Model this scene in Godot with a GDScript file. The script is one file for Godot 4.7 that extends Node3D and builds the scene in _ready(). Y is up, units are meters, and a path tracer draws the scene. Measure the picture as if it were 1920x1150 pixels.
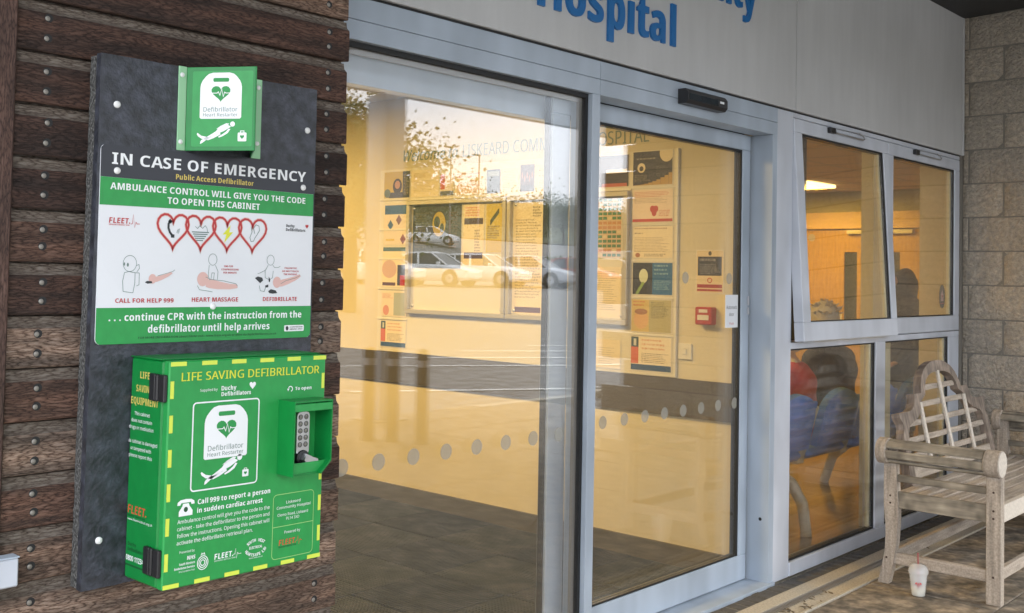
extends Node3D

# Entrance of a community hospital: timber pier with a defibrillator cabinet, sliding doors, windows and a garden bench.
# x runs along the facade, y up, z out of the building; the facade's face is z = 0.

var M := {}
var used := {}
var rng := RandomNumberGenerator.new()
var SIDE := Basis(Vector3(0, 0, 1), Vector3(0, 1, 0), Vector3(-1, 0, 0))   # local x,y,z on a face that looks towards -x
var ALONG := Basis(Vector3(0, 0, 1), Vector3(0, 1, 0), Vector3(-1, 0, 0))


func _ready() -> void:
	rng.seed = 7
	setup_camera()
	setup_light()
	make_materials()
	build_ground()
	build_building()
	build_canopy()
	build_facade()
	build_windows()
	build_stone_wall()
	build_pier()
	build_lobby()
	build_waiting_room()
	build_board()
	build_tent_sign()
	build_notice()
	build_cabinet()
	build_bench()
	build_small_things()
	build_outside()


func setup_camera() -> void:
	var cam := Camera3D.new()
	cam.name = "camera"
	var yaw := 0.839444268
	var pit := 0.0326104941
	var rol := 0.0194281672
	var f := Vector3(sin(yaw) * cos(pit), sin(pit), -cos(yaw) * cos(pit))
	var r := Vector3(cos(yaw), 0, sin(yaw))
	var u := r.cross(f)
	var r2 := r * cos(rol) + u * sin(rol)
	var u2 := -r * sin(rol) + u * cos(rol)
	cam.transform = Transform3D(Basis(r2, u2, -f), Vector3(0, 1.471, 2.547))
	cam.projection = Camera3D.PROJECTION_FRUSTUM
	var near := 0.05
	cam.set_frustum(near * 1150.0 / 2013.09, Vector2(0, near * (450.27 - 575.0) / 2013.09), near, 400.0)
	cam.current = true
	add_child(cam)


func setup_light() -> void:
	var sm := ProceduralSkyMaterial.new()
	sm.sky_top_color = Color(0.98, 1.03, 1.12).linear_to_srgb()
	sm.sky_horizon_color = Color(0.72, 0.74, 0.77).linear_to_srgb()
	sm.sky_curve = 0.12
	sm.ground_bottom_color = Color(0.20, 0.19, 0.18).linear_to_srgb()
	sm.ground_horizon_color = Color(0.45, 0.45, 0.45).linear_to_srgb()
	sm.sky_energy_multiplier = 1.0
	var sky := Sky.new()
	sky.sky_material = sm
	var env := Environment.new()
	env.background_mode = Environment.BG_SKY
	env.sky = sky
	env.background_energy_multiplier = 1.0
	env.tonemap_mode = Environment.TONE_MAPPER_LINEAR
	env.tonemap_exposure = EXPOSURE
	env.sdfgi_enabled = true
	env.ssao_enabled = true
	env.ssil_enabled = true
	var we := WorldEnvironment.new()
	we.name = "world_environment"
	we.environment = env
	add_child(we)
	var sun := DirectionalLight3D.new()
	sun.name = "sun"
	sun.light_energy = 0.3
	sun.light_angular_distance = 25.0
	sun.light_color = Color(1.0, 0.98, 0.95)
	sun.shadow_enabled = true
	sun.look_at_from_position(Vector3(6, 12, 16), Vector3.ZERO)
	add_child(sun)
	var warm := Color(1.0, 0.83, 0.49)
	lamp_panel("ceiling_light", "square ceiling light glowing deep inside the lobby", Vector3(3.1, 2.615, -3.9), Vector2(0.9, 0.9), warm, LOBBY_E)
	lamp_panel("ceiling_light", "square ceiling light glowing near the lobby doors", Vector3(2.9, 2.615, -1.5), Vector2(0.6, 0.6), warm, LOBBY_E * 0.75)
	lamp_panel("ceiling_light", "long ceiling light seen through the open waiting room window", Vector3(10.75, 2.518, -2.95), Vector2(0.62, 0.62), Color(1.0, 0.79, 0.30), WAIT_E)
	lamp_panel("ceiling_light", "ceiling light above the middle of the waiting room", Vector3(8.2, 2.518, -3.6), Vector2(0.6, 0.6), Color(1.0, 0.79, 0.30), WAIT_E * 0.8)
	lamp_panel("ceiling_light", "ceiling light of the waiting room nearest the sliding door", Vector3(5.7, 2.518, -1.9), Vector2(0.6, 0.6), Color(1.0, 0.79, 0.32), WAIT_E * 0.9)


const EXPOSURE := 4.25
const LOBBY_E := 2.75
const WAIT_E := 1.5


func lamp_panel(called: String, label: String, at: Vector3, size: Vector2, col: Color, e: float) -> void:
	var t := thing(called, label, "ceiling light", "ceiling lights inside")
	var mb := MB.new()
	mb.box(Vector3(at.x - size.x / 2, at.y - 0.03, at.z - size.y / 2), Vector3(at.x + size.x / 2, at.y, at.z + size.y / 2))
	var m := StandardMaterial3D.new()
	m.albedo_color = Color(0.9, 0.88, 0.8)
	m.emission_enabled = true
	m.emission = Color(1.0, 0.88, 0.6)
	m.emission_energy_multiplier = 1.0
	part("diffuser", mb, m, t)
	var l := AreaLight3D.new()
	l.name = "panel_glow"
	l.area_size = size
	l.light_color = col
	l.light_energy = e
	l.area_range = 14.0
	l.shadow_enabled = true
	t.add_child(l, true)
	l.transform = Transform3D(Basis(Vector3(1, 0, 0), -PI / 2), at - Vector3(0, 0.036, 0))


# ---------------------------------------------------------------- mesh builder

class MB:
	var v := PackedVector3Array()
	var n := PackedVector3Array()
	var uv := PackedVector2Array()
	var c := PackedColorArray()
	var col := Color(1, 1, 1)
	var xf := Transform3D()

	# corners run anticlockwise as seen from outside
	func tri(a: Vector3, b: Vector3, d: Vector3, ua := Vector2(0, 0), ub := Vector2(1, 0), ud := Vector2(1, 1)) -> void:
		var p := xf * a
		var q := xf * b
		var r := xf * d
		var nn := (q - p).cross(r - p)
		if nn.length_squared() < 1e-18:
			return
		nn = nn.normalized()
		v.append(p); v.append(r); v.append(q)
		n.append(nn); n.append(nn); n.append(nn)
		uv.append(ua); uv.append(ud); uv.append(ub)
		c.append(col); c.append(col); c.append(col)

	func quad(a: Vector3, b: Vector3, d: Vector3, e: Vector3, r := Rect2(0, 0, 1, 1)) -> void:
		var u0 := Vector2(r.position.x, r.end.y)
		var u1 := Vector2(r.end.x, r.end.y)
		var u2 := Vector2(r.end.x, r.position.y)
		var u3 := Vector2(r.position.x, r.position.y)
		tri(a, b, d, u0, u1, u2)
		tri(a, d, e, u0, u2, u3)

	func tri_n(a: Vector3, b: Vector3, d: Vector3, na: Vector3, nb: Vector3, nd: Vector3) -> void:
		v.append(xf * a); v.append(xf * d); v.append(xf * b)
		n.append((xf.basis * na).normalized()); n.append((xf.basis * nd).normalized()); n.append((xf.basis * nb).normalized())
		uv.append(Vector2.ZERO); uv.append(Vector2.ZERO); uv.append(Vector2.ZERO)
		c.append(col); c.append(col); c.append(col)

	func quad_out(a: Vector3, b: Vector3, d: Vector3, e: Vector3, mid: Vector3) -> void:
		if (b - a).cross(d - a).dot((a + d) * 0.5 - mid) < 0:
			quad(a, e, d, b)
		else:
			quad(a, b, d, e)

	func box(p0: Vector3, p1: Vector3, b := 0.0) -> void:
		var mid := (p0 + p1) * 0.5
		var h := (p1 - p0).abs() * 0.5
		b = minf(b, minf(h.x, minf(h.y, h.z)) * 0.9)
		var axes := [Vector3(1, 0, 0), Vector3(0, 1, 0), Vector3(0, 0, 1)]
		for k in 3:
			var i := (k + 1) % 3
			var j := (k + 2) % 3
			for s in [-1.0, 1.0]:
				var q := []
				for w in [[-1, -1], [1, -1], [1, 1], [-1, 1]]:
					var p: Vector3 = mid + axes[k] * s * h[k] + axes[i] * w[0] * (h[i] - b) + axes[j] * w[1] * (h[j] - b)
					q.append(p)
				quad_out(q[0], q[1], q[2], q[3], mid)
		if b <= 0.0:
			return
		for k in 3:
			var i := (k + 1) % 3
			var j := (k + 2) % 3
			for si in [-1.0, 1.0]:
				for sj in [-1.0, 1.0]:
					var q := []
					for w in [[-1.0, 0], [1.0, 0], [1.0, 1], [-1.0, 1]]:
						var bi: float = h[i] if w[1] == 0 else h[i] - b
						var bj: float = h[j] - b if w[1] == 0 else h[j]
						q.append(mid + axes[k] * w[0] * (h[k] - b) + axes[i] * si * bi + axes[j] * sj * bj)
					quad_out(q[0], q[1], q[2], q[3], mid)
		for sx in [-1.0, 1.0]:
			for sy in [-1.0, 1.0]:
				for sz in [-1.0, 1.0]:
					var a := mid + Vector3(sx * h.x, sy * (h.y - b), sz * (h.z - b))
					var d := mid + Vector3(sx * (h.x - b), sy * h.y, sz * (h.z - b))
					var e := mid + Vector3(sx * (h.x - b), sy * (h.y - b), sz * h.z)
					if sx * sy * sz > 0:
						tri(a, d, e)
					else:
						tri(a, e, d)

	# a box between two points of a line, w wide (along side) and t thick
	func bar(a: Vector3, b: Vector3, w: float, t: float, side: Vector3, bev := 0.0) -> void:
		var keep := xf
		var z := (b - a).normalized()
		var x := (side - z * side.dot(z)).normalized()
		var y := z.cross(x)
		xf = keep * Transform3D(Basis(x, y, z), (a + b) * 0.5)
		var l := (b - a).length() * 0.5
		box(Vector3(-w / 2, -t / 2, -l), Vector3(w / 2, t / 2, l), bev)
		xf = keep

	static func ccw(pts: PackedVector2Array) -> PackedVector2Array:
		var s := 0.0
		for i in pts.size():
			s += pts[i].cross(pts[(i + 1) % pts.size()])
		if s < 0:
			pts = pts.duplicate()
			pts.reverse()
		return pts

	# an outline in the local x-y plane, pulled out along local z
	func prism(given: PackedVector2Array, depth: float, z0 := 0.0) -> void:
		var pts := MB.ccw(given)
		var idx := Geometry2D.triangulate_polygon(pts)
		for k in range(0, idx.size(), 3):
			var a := pts[idx[k]]
			var b := pts[idx[k + 1]]
			var d := pts[idx[k + 2]]
			if (b - a).cross(d - a) < 0:
				var w := b
				b = d
				d = w
			tri(Vector3(a.x, a.y, z0 + depth), Vector3(b.x, b.y, z0 + depth), Vector3(d.x, d.y, z0 + depth))
			tri(Vector3(a.x, a.y, z0), Vector3(d.x, d.y, z0), Vector3(b.x, b.y, z0))
		for i in pts.size():
			var a := pts[i]
			var b := pts[(i + 1) % pts.size()]
			quad(Vector3(a.x, a.y, z0), Vector3(b.x, b.y, z0), Vector3(b.x, b.y, z0 + depth), Vector3(a.x, a.y, z0 + depth))

	# flat print: an outline or a line in the local x-y plane
	func flat(given: PackedVector2Array, z := 0.0) -> void:
		var pts := MB.ccw(given)
		var idx := Geometry2D.triangulate_polygon(pts)
		for k in range(0, idx.size(), 3):
			var a := pts[idx[k]]
			var b := pts[idx[k + 1]]
			var d := pts[idx[k + 2]]
			if (b - a).cross(d - a) < 0:
				var w := b
				b = d
				d = w
			tri(Vector3(a.x, a.y, z), Vector3(b.x, b.y, z), Vector3(d.x, d.y, z))

	func rect(x0: float, y0: float, x1: float, y1: float, z := 0.0, r := Rect2(0, 0, 1, 1)) -> void:
		quad(Vector3(x0, y0, z), Vector3(x1, y0, z), Vector3(x1, y1, z), Vector3(x0, y1, z), r)

	func line(pts: PackedVector2Array, w: float, z := 0.0, closed := false) -> void:
		var m := pts.size()
		var left := PackedVector2Array()
		var right := PackedVector2Array()
		for i in m:
			var d0 := Vector2.ZERO
			var d1 := Vector2.ZERO
			if i > 0 or closed:
				d0 = (pts[i] - pts[(i - 1 + m) % m]).normalized()
			if i < m - 1 or closed:
				d1 = (pts[(i + 1) % m] - pts[i]).normalized()
			var d := (d0 + d1).normalized() if (d0 + d1).length() > 0.01 else (d1 if d0 == Vector2.ZERO else d0)
			var nn := Vector2(-d.y, d.x)
			var k := 1.0
			if d0 != Vector2.ZERO and d1 != Vector2.ZERO:
				k = 1.0 / maxf(0.45, nn.dot(Vector2(-d0.y, d0.x)))
			left.append(pts[i] + nn * w * 0.5 * k)
			right.append(pts[i] - nn * w * 0.5 * k)
		for i in (m if closed else m - 1):
			var j := (i + 1) % m
			quad(Vector3(right[i].x, right[i].y, z), Vector3(right[j].x, right[j].y, z), Vector3(left[j].x, left[j].y, z), Vector3(left[i].x, left[i].y, z))

	# round about local y: profile of (radius, height) upwards
	func lathe(prof: PackedVector2Array, seg := 20, sharp := false) -> void:
		var m := prof.size()
		var ns := []
		for i in m:
			var d := prof[mini(i + 1, m - 1)] - prof[maxi(i - 1, 0)]
			ns.append(Vector2(d.y, -d.x).normalized())
		for s in seg:
			var a0 := TAU * s / seg
			var a1 := TAU * (s + 1) / seg
			var d0 := Vector3(cos(a0), 0, -sin(a0))
			var d1 := Vector3(cos(a1), 0, -sin(a1))
			for i in m - 1:
				var p := prof[i]
				var q := prof[i + 1]
				var n0: Vector2 = ns[i]
				var n1: Vector2 = ns[i + 1]
				if sharp:
					n0 = Vector2((q - p).y, -(q - p).x).normalized()
					n1 = n0
				var va := d0 * p.x + Vector3(0, p.y, 0)
				var vb := d1 * p.x + Vector3(0, p.y, 0)
				var vc := d1 * q.x + Vector3(0, q.y, 0)
				var vd := d0 * q.x + Vector3(0, q.y, 0)
				var na := d0 * n0.x + Vector3(0, n0.y, 0)
				var nb := d1 * n0.x + Vector3(0, n0.y, 0)
				var nc := d1 * n1.x + Vector3(0, n1.y, 0)
				var nd := d0 * n1.x + Vector3(0, n1.y, 0)
				if p.x > 1e-6:
					tri_n(va, vb, vc, na, nb, nc)
				if q.x > 1e-6:
					tri_n(va, vc, vd, na, nc, nd)

	func tube(path: PackedVector3Array, rad: Array, seg := 8, caps := true) -> void:
		var m := path.size()
		var rings := []
		var norms := []
		var up := Vector3(0.13, 1, 0.21).normalized()
		for i in m:
			var d := (path[mini(i + 1, m - 1)] - path[maxi(i - 1, 0)]).normalized()
			if absf(d.dot(up)) > 0.95:
				up = Vector3(1, 0.2, 0.3).normalized()
			var x := (up - d * up.dot(d)).normalized()
			up = x
			var y := d.cross(x)
			var ring := []
			var nr := []
			var rr: float = rad[mini(i, rad.size() - 1)]
			for s in seg:
				var a := TAU * s / seg
				var o := x * cos(a) + y * sin(a)
				nr.append(o)
				ring.append(path[i] + o * rr)
			rings.append(ring)
			norms.append(nr)
		for i in m - 1:
			for s in seg:
				var t := (s + 1) % seg
				tri_n(rings[i][s], rings[i][t], rings[i + 1][t], norms[i][s], norms[i][t], norms[i + 1][t])
				tri_n(rings[i][s], rings[i + 1][t], rings[i + 1][s], norms[i][s], norms[i + 1][t], norms[i + 1][s])
		if caps:
			for s in range(1, seg - 1):
				tri(rings[0][0], rings[0][s + 1], rings[0][s])
				tri(rings[m - 1][0], rings[m - 1][s], rings[m - 1][s + 1])

	# joins the normals of faces that meet at less than the angle
	func smooth(deg := 40.0) -> void:
		var at := {}
		for i in v.size():
			var k := Vector3i((v[i] * 5000.0).round())
			if not at.has(k):
				at[k] = []
			at[k].append(i)
		var lim := cos(deg_to_rad(deg))
		var out := n.duplicate()
		for k in at:
			var l: Array = at[k]
			for i in l:
				var s := Vector3.ZERO
				for j in l:
					if n[i].dot(n[j]) > lim:
						s += n[j]
				out[i] = s.normalized()
		n = out

	func mesh(colored := false) -> ArrayMesh:
		var a := []
		a.resize(Mesh.ARRAY_MAX)
		a[Mesh.ARRAY_VERTEX] = v
		a[Mesh.ARRAY_NORMAL] = n
		a[Mesh.ARRAY_TEX_UV] = uv
		if colored:
			a[Mesh.ARRAY_COLOR] = c
		var m := ArrayMesh.new()
		m.add_surface_from_arrays(Mesh.PRIMITIVE_TRIANGLES, a)
		return m


func numbered(called: String) -> String:
	if not used.has(called):
		used[called] = 0
		return called
	used[called] += 1
	return "%s_%03d" % [called, used[called]]


func thing(called: String, label: String, category: String, group := "", at := Vector3.ZERO) -> Node3D:
	var o := Node3D.new()
	o.name = numbered(called)
	o.position = at
	add_child(o, true)
	tag(o, label, category, group)
	return o


func tag(o: Node3D, label: String, category := "", group := "", kind := "") -> void:
	o.set_meta("label", label)
	if category != "":
		o.set_meta("category", category)
	if group != "":
		o.set_meta("group", group)
	if kind != "":
		o.set_meta("kind", kind)


func part(called: String, mb: MB, m: Material, parent: Node3D, colored := false) -> MeshInstance3D:
	return put(called, mb.mesh(colored), m, parent)


func put(called: String, mesh: Mesh, m: Material, parent: Node3D, at := Transform3D()) -> MeshInstance3D:
	var o := MeshInstance3D.new()
	o.mesh = mesh
	o.material_override = m
	o.transform = at
	if parent == null:
		o.name = numbered(called)
		add_child(o, true)
	else:
		var key := "%d %s" % [parent.get_instance_id(), called]
		var k: int = used.get(key, 0)
		used[key] = k + 1
		var nm := called if k == 0 else "%s_%03d" % [called, k]
		o.name = nm
		parent.add_child(o, true)
	return o


func struct(called: String, mb: MB, m: Material, label: String) -> MeshInstance3D:
	var o := put(called, mb.mesh(), m, null)
	tag(o, label, "", "", "structure")
	return o


func slab(called: String, p0: Vector3, p1: Vector3, m: Material, label: String, bev := 0.0) -> MeshInstance3D:
	var mb := MB.new()
	mb.box(p0, p1, bev)
	return struct(called, mb, m, label)


func boxpart(called: String, p0: Vector3, p1: Vector3, m: Material, parent: Node3D, bev := 0.0) -> MeshInstance3D:
	var mb := MB.new()
	mb.box(p0, p1, bev)
	return part(called, mb, m, parent)


# ---------------------------------------------------------------- lettering

var fonts := {}
var tm_cache := {}


func font(bold: int) -> Font:
	if not fonts.has(bold):
		var f := SystemFont.new()
		f.font_names = PackedStringArray(["Droid Serif" if bold == 2 else "Droid Sans"])
		f.font_weight = 700 if bold == 1 else 400
		fonts[bold] = f
	return fonts[bold]


# a line of text in the local plane of xf: from x0 to x1, capitals h high on the baseline
func text(mb: MB, s: String, bold: int, x0: float, x1: float, base: float, h: float, xf := Transform3D(), slant := 0.0, thick := 0.0004) -> void:
	var tm := TextMesh.new()
	tm.font = font(bold)
	tm.font_size = 32
	tm.pixel_size = 0.01
	tm.depth = 0.0 if thick <= 0.0 else 0.001
	tm.horizontal_alignment = HORIZONTAL_ALIGNMENT_LEFT
	tm.text = "H"
	var ref := tm.get_aabb()
	tm.text = s
	var box := tm.get_aabb()
	var a := tm.get_mesh_arrays()
	var vv: PackedVector3Array = a[Mesh.ARRAY_VERTEX]
	var nn: PackedVector3Array = a[Mesh.ARRAY_NORMAL]
	var ix: PackedInt32Array = a[Mesh.ARRAY_INDEX] if a[Mesh.ARRAY_INDEX] != null else PackedInt32Array(range(vv.size()))
	var sy := h / ref.size.y
	var sx := (x1 - x0) / box.size.x if x1 > x0 else sy
	var sz := thick / 0.001
	for k in ix:
		var p := vv[k]
		var q := Vector3(x0 + (p.x - box.position.x) * sx, base + (p.y - ref.position.y) * sy, (p.z + 0.0005) * sz)
		q.x += (q.y - base) * slant
		mb.v.append(xf * q)
		mb.n.append((xf.basis * Vector3(nn[k].x, nn[k].y, nn[k].z)).normalized())
		mb.uv.append(Vector2.ZERO)
		mb.c.append(mb.col)


func heart(cx: float, cy: float, w: float, h: float, k := 26) -> PackedVector2Array:
	var p := PackedVector2Array()
	for i in k:
		var t := TAU * i / k
		var x := 16.0 * pow(sin(t), 3)
		var y := 13.0 * cos(t) - 5.0 * cos(2 * t) - 2.0 * cos(3 * t) - cos(4 * t)
		p.append(Vector2(cx + x / 32.0 * w, cy + (y + 2.5) / 29.0 * h))
	return p


func disc(cx: float, cy: float, rx: float, ry := -1.0, k := 20) -> PackedVector2Array:
	var p := PackedVector2Array()
	for i in k:
		var t := TAU * i / k
		p.append(Vector2(cx + cos(t) * rx, cy + sin(t) * (rx if ry < 0 else ry)))
	return p


func rrect(x0: float, y0: float, x1: float, y1: float, r: float) -> PackedVector2Array:
	var p := PackedVector2Array()
	for q in [[x1 - r, y1 - r, 0.0], [x0 + r, y1 - r, 0.5], [x0 + r, y0 + r, 1.0], [x1 - r, y0 + r, 1.5]]:
		for i in 5:
			var t: float = PI * (q[2] + i / 8.0)
			p.append(Vector2(q[0] + cos(t) * r, q[1] + sin(t) * r))
	return p


func poly(l: Array, at := Vector2.ZERO, sc := 1.0) -> PackedVector2Array:
	var p := PackedVector2Array()
	for i in range(0, l.size(), 2):
		p.append(at + Vector2(l[i], l[i + 1]) * sc)
	return p


# ---------------------------------------------------------------- materials

func lin(r: float, g: float, b: float) -> Color:
	return Color(r, g, b).linear_to_srgb()


func mat(called: String, r: float, g: float, b: float, rough := 0.6, metal := 0.0) -> StandardMaterial3D:
	var m := StandardMaterial3D.new()
	m.resource_name = called
	m.albedo_color = lin(r, g, b)
	m.roughness = rough
	m.metallic = metal
	M[called] = m
	return m


func noise(sd: int, freq: float, oct: int, lo: float, hi: float, size := 512, tint := Color(1, 1, 1), kind := FastNoiseLite.TYPE_SIMPLEX_SMOOTH) -> NoiseTexture2D:
	var f := FastNoiseLite.new()
	f.seed = sd
	f.noise_type = kind
	f.frequency = freq
	f.fractal_octaves = oct
	f.fractal_gain = 0.55
	var t := NoiseTexture2D.new()
	t.width = size
	t.height = size
	t.seamless = true
	t.noise = f
	var g := Gradient.new()
	g.set_color(0, Color(lo, lo, lo))
	g.set_color(1, Color(hi, hi * tint.g / tint.r, hi * tint.b / tint.r))
	t.color_ramp = g
	return t


# colour variation (multiplies the base colour) and relief, in the object's own axes
func vary(m: StandardMaterial3D, tex: Texture2D, sc: Vector3, bump: Texture2D = null, cm := 0.1, detail: Texture2D = null, dsc := Vector3.ONE) -> void:
	m.uv1_triplanar = true
	m.uv1_scale = sc
	m.uv1_triplanar_sharpness = 6.0
	if tex:
		m.albedo_texture = tex
	if bump:
		m.heightmap_enabled = true
		m.heightmap_texture = bump
		m.heightmap_scale = cm
	if detail:
		m.detail_enabled = true
		m.detail_albedo = detail
		m.detail_blend_mode = BaseMaterial3D.BLEND_MODE_MUL
		m.detail_uv_layer = BaseMaterial3D.DETAIL_UV_2
		m.uv2_triplanar = true
		m.uv2_scale = dsc
		m.uv2_triplanar_sharpness = 6.0


func make_materials() -> void:
	var grain := noise(11, 0.012, 5, 0.46, 1.0, 512, Color(1.0, 0.95, 0.91))
	var blotch := noise(5, 0.008, 3, 0.62, 1.0, 256)
	var fine := noise(21, 0.09, 3, 0.78, 1.0, 256)
	var wf2 := FastNoiseLite.new()
	wf2.seed = 77
	wf2.noise_type = FastNoiseLite.TYPE_SIMPLEX_SMOOTH
	wf2.frequency = 0.016
	wf2.fractal_type = FastNoiseLite.FRACTAL_RIDGED
	wf2.fractal_octaves = 5
	wf2.fractal_gain = 0.6
	wf2.domain_warp_enabled = true
	wf2.domain_warp_amplitude = 22.0
	wf2.domain_warp_frequency = 0.006
	var cracks := NoiseTexture2D.new()
	cracks.width = 1024
	cracks.height = 1024
	cracks.seamless = true
	cracks.noise = wf2
	cracks.invert = true
	var cg := Gradient.new()
	cg.offsets = PackedFloat32Array([0.0, 0.18, 0.34, 0.55, 0.8, 1.0])
	cg.colors = PackedColorArray([Color(0.22, 0.19, 0.17), Color(0.50, 0.45, 0.42), Color(0.74, 0.69, 0.66), Color(0.90, 0.87, 0.85), Color(1, 1, 1), Color(1, 1, 1)])
	cracks.color_ramp = cg
	var streak := noise(15, 0.014, 3, 0.52, 1.0, 256, Color(1.0, 0.96, 0.93))
	var speck := noise(31, 0.16, 2, 0.55, 1.0, 512)
	var rocky := noise(41, 0.020, 4, 0.76, 1.0, 512, Color(1.0, 0.97, 0.93))
	M["tex_grain"] = grain
	M["tex_blotch"] = blotch
	M["tex_fine"] = fine
	# weathered cladding, five boards' worth of tones
	var tones := [[0.25, 0.158, 0.122], [0.165, 0.098, 0.076], [0.41, 0.305, 0.240], [0.115, 0.070, 0.057], [0.54, 0.435, 0.36]]
	for i in 5:
		var t: Array = tones[i]
		var m := mat("plank_%d" % i, t[0], t[1], t[2], 0.75)
		vary(m, cracks, Vector3(1.3, 7.0, 7.0), cracks, 0.28, streak, Vector3(0.6, 6.0, 6.0))
		m.uv1_offset = Vector3(0.17 * i, 0.31 * i, 0.0)
		m.uv2_offset = Vector3(0.37 * i, 0.11 * i, 0.0)
	var cove := mat("plank_cove", 0.215, 0.192, 0.165, 0.85)
	vary(cove, cracks, Vector3(1.3, 7.0, 7.0), cracks, 0.12)
	var cracks_v := cracks
	var up := mat("batten", 0.17, 0.10, 0.08, 0.75)
	vary(up, cracks_v, Vector3(7, 1.3, 7), null, 0.15, blotch, Vector3(4, 1.5, 4))
	# teak of the bench, along x, y and z
	var tg := noise(61, 0.012, 4, 0.74, 1.0, 256)
	for k in 3:
		var s := Vector3(9, 9, 9)
		s[k] = 0.9
		var m := mat("teak_%s" % "xyz"[k], 0.68, 0.58, 0.48, 0.8)
		vary(m, tg, s, grain, 0.05, fine, Vector3(3, 3, 3))
	for q in [["teak_frame", 0.52, 0.42, 0.345, 9.0, 0.9], ["teak_arm", 0.56, 0.49, 0.385, 0.9, 9.0]]:
		var m := mat(q[0], q[1], q[2], q[3], 0.8)
		vary(m, tg, Vector3(9, 0.9, 9) if q[0] == "teak_frame" else Vector3(9, 9, 0.9), grain, 0.06, blotch, Vector3(3, 3, 3))
	var teak_pale := mat("teak_pale", 0.78, 0.71, 0.62, 0.8)
	vary(teak_pale, fine, Vector3(6, 2, 6), fine, 0.04)
	# slate
	var sl := mat("slate", 0.125, 0.137, 0.168, 0.40)
	vary(sl, noise(51, 0.02, 5, 0.55, 1.0, 512, Color(1, 1, 1.04)), Vector3(2.2, 2.2, 2.2), noise(52, 0.06, 4, 0.0, 1.0, 512), 0.10, speck, Vector3(6, 6, 6))
	var se := mat("slate_edge", 0.27, 0.27, 0.26, 0.85)
	vary(se, noise(53, 0.06, 4, 0.25, 1.0, 512), Vector3(5, 3, 5), noise(53, 0.06, 4, 0.0, 1.0, 512), 0.5)
	# stone
	var nrock := noise(42, 0.030, 4, 0.0, 1.0, 512)
	for i in 3:
		var t: Array = [[0.72, 0.655, 0.565], [0.66, 0.605, 0.525], [0.76, 0.69, 0.59]][i]
		var m := mat("stone_%d" % i, t[0], t[1], t[2], 0.92)
		vary(m, rocky, Vector3(2.4, 2.4, 2.4), nrock, 1.4, fine, Vector3(5, 5, 5))
		m.uv1_offset = Vector3(0.3 * i, 0.2 * i, 0.5 * i)
	var mo := mat("mortar", 0.26, 0.24, 0.205, 0.95)
	vary(mo, fine, Vector3(5, 5, 5))
	# cladding, paint, metal
	var pn := mat("panel", 0.60, 0.605, 0.61, 0.5)
	vary(pn, noise(71, 0.006, 3, 0.95, 1.0, 256), Vector3(0.7, 0.7, 0.7), null, 0.1, noise(74, 0.02, 4, 0.965, 1.0, 256), Vector3(2.2, 0.25, 2.2))
	var fr := mat("frame_grey", 0.46, 0.535, 0.63, 0.30)
	vary(fr, noise(72, 0.01, 3, 0.86, 1.0, 256), Vector3(1.2, 0.5, 1.2))
	var wf := mat("frame_white", 0.66, 0.70, 0.78, 0.36)
	vary(wf, noise(73, 0.01, 3, 0.88, 1.0, 256), Vector3(1.2, 0.6, 1.2))
	mat("gasket", 0.012, 0.013, 0.014, 0.6)
	mat("dark_gap", 0.03, 0.032, 0.034, 0.8)
	mat("black_plastic", 0.018, 0.018, 0.02, 0.35)
	mat("steel", 0.55, 0.55, 0.56, 0.3, 0.9)
	mat("dull_metal", 0.30, 0.28, 0.25, 0.55, 0.6)
	mat("screw_cap", 0.82, 0.82, 0.82, 0.4)
	mat("sign_blue", 0.014, 0.15, 0.42, 0.35)
	mat("white_print", 0.86, 0.88, 0.90, 0.45)
	mat("white_plate", 0.80, 0.82, 0.86, 0.4)
	mat("green", 0.022, 0.34, 0.075, 0.38)
	mat("green_body", 0.004, 0.235, 0.045, 0.34)
	var worn := noise(75, 0.02, 5, 0.93, 1.0, 512)
	for k in ["green", "green_body"]:
		vary(M[k], worn, Vector3(2.6, 1.7, 2.6), null, 0.1)
	vary(M["white_plate"], noise(76, 0.006, 3, 0.965, 1.0, 256), Vector3(1.2, 1.2, 1.2), null, 0.1)
	mat("green_print", 0.022, 0.30, 0.07, 0.5)
	mat("dark_print", 0.035, 0.038, 0.05, 0.45)
	mat("ink", 0.03, 0.035, 0.04, 0.5)
	mat("grey_ink", 0.16, 0.24, 0.22, 0.5)
	mat("dark_green_ink", 0.008, 0.085, 0.025, 0.5)
	mat("red_print", 0.50, 0.035, 0.04, 0.5)
	mat("orange_red_print", 0.58, 0.09, 0.035, 0.5)
	mat("pink_print", 0.72, 0.46, 0.42, 0.5)
	mat("yellow_print", 0.72, 0.74, 0.05, 0.45)
	mat("gold_print", 0.66, 0.52, 0.12, 0.5)
	mat("lime_print", 0.68, 0.80, 0.09, 0.4)
	mat("pale_line", 0.36, 0.66, 0.22, 0.45)
	var ac := mat("pale_acrylic", 0.32, 0.62, 0.36, 0.25)
	ac.backlight_enabled = true
	ac.backlight = Color(0.3, 0.5, 0.3)
	var gl := mat("glass", 0.86, 0.93, 0.90, 0.0)
	gl.transparency = BaseMaterial3D.TRANSPARENCY_ALPHA
	gl.albedo_color.a = 0.006
	var gd := mat("glass_dot", 0.42, 0.42, 0.38, 0.6)
	gd.transparency = BaseMaterial3D.TRANSPARENCY_ALPHA
	gd.albedo_color.a = 0.45
	# ground
	var pv := mat("paving", 0.56, 0.50, 0.42, 0.85)
	vary(pv, noise(81, 0.010, 5, 0.50, 1.0, 512, Color(1.0, 0.97, 0.93)), Vector3(1.1, 1.1, 1.1), noise(82, 0.05, 4, 0.0, 1.0, 512), 0.12, noise(83, 0.05, 4, 0.6, 1.0, 512), Vector3(0.6, 0.6, 0.6))
	var kb := mat("kerb", 0.56, 0.51, 0.42, 0.85)
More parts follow.
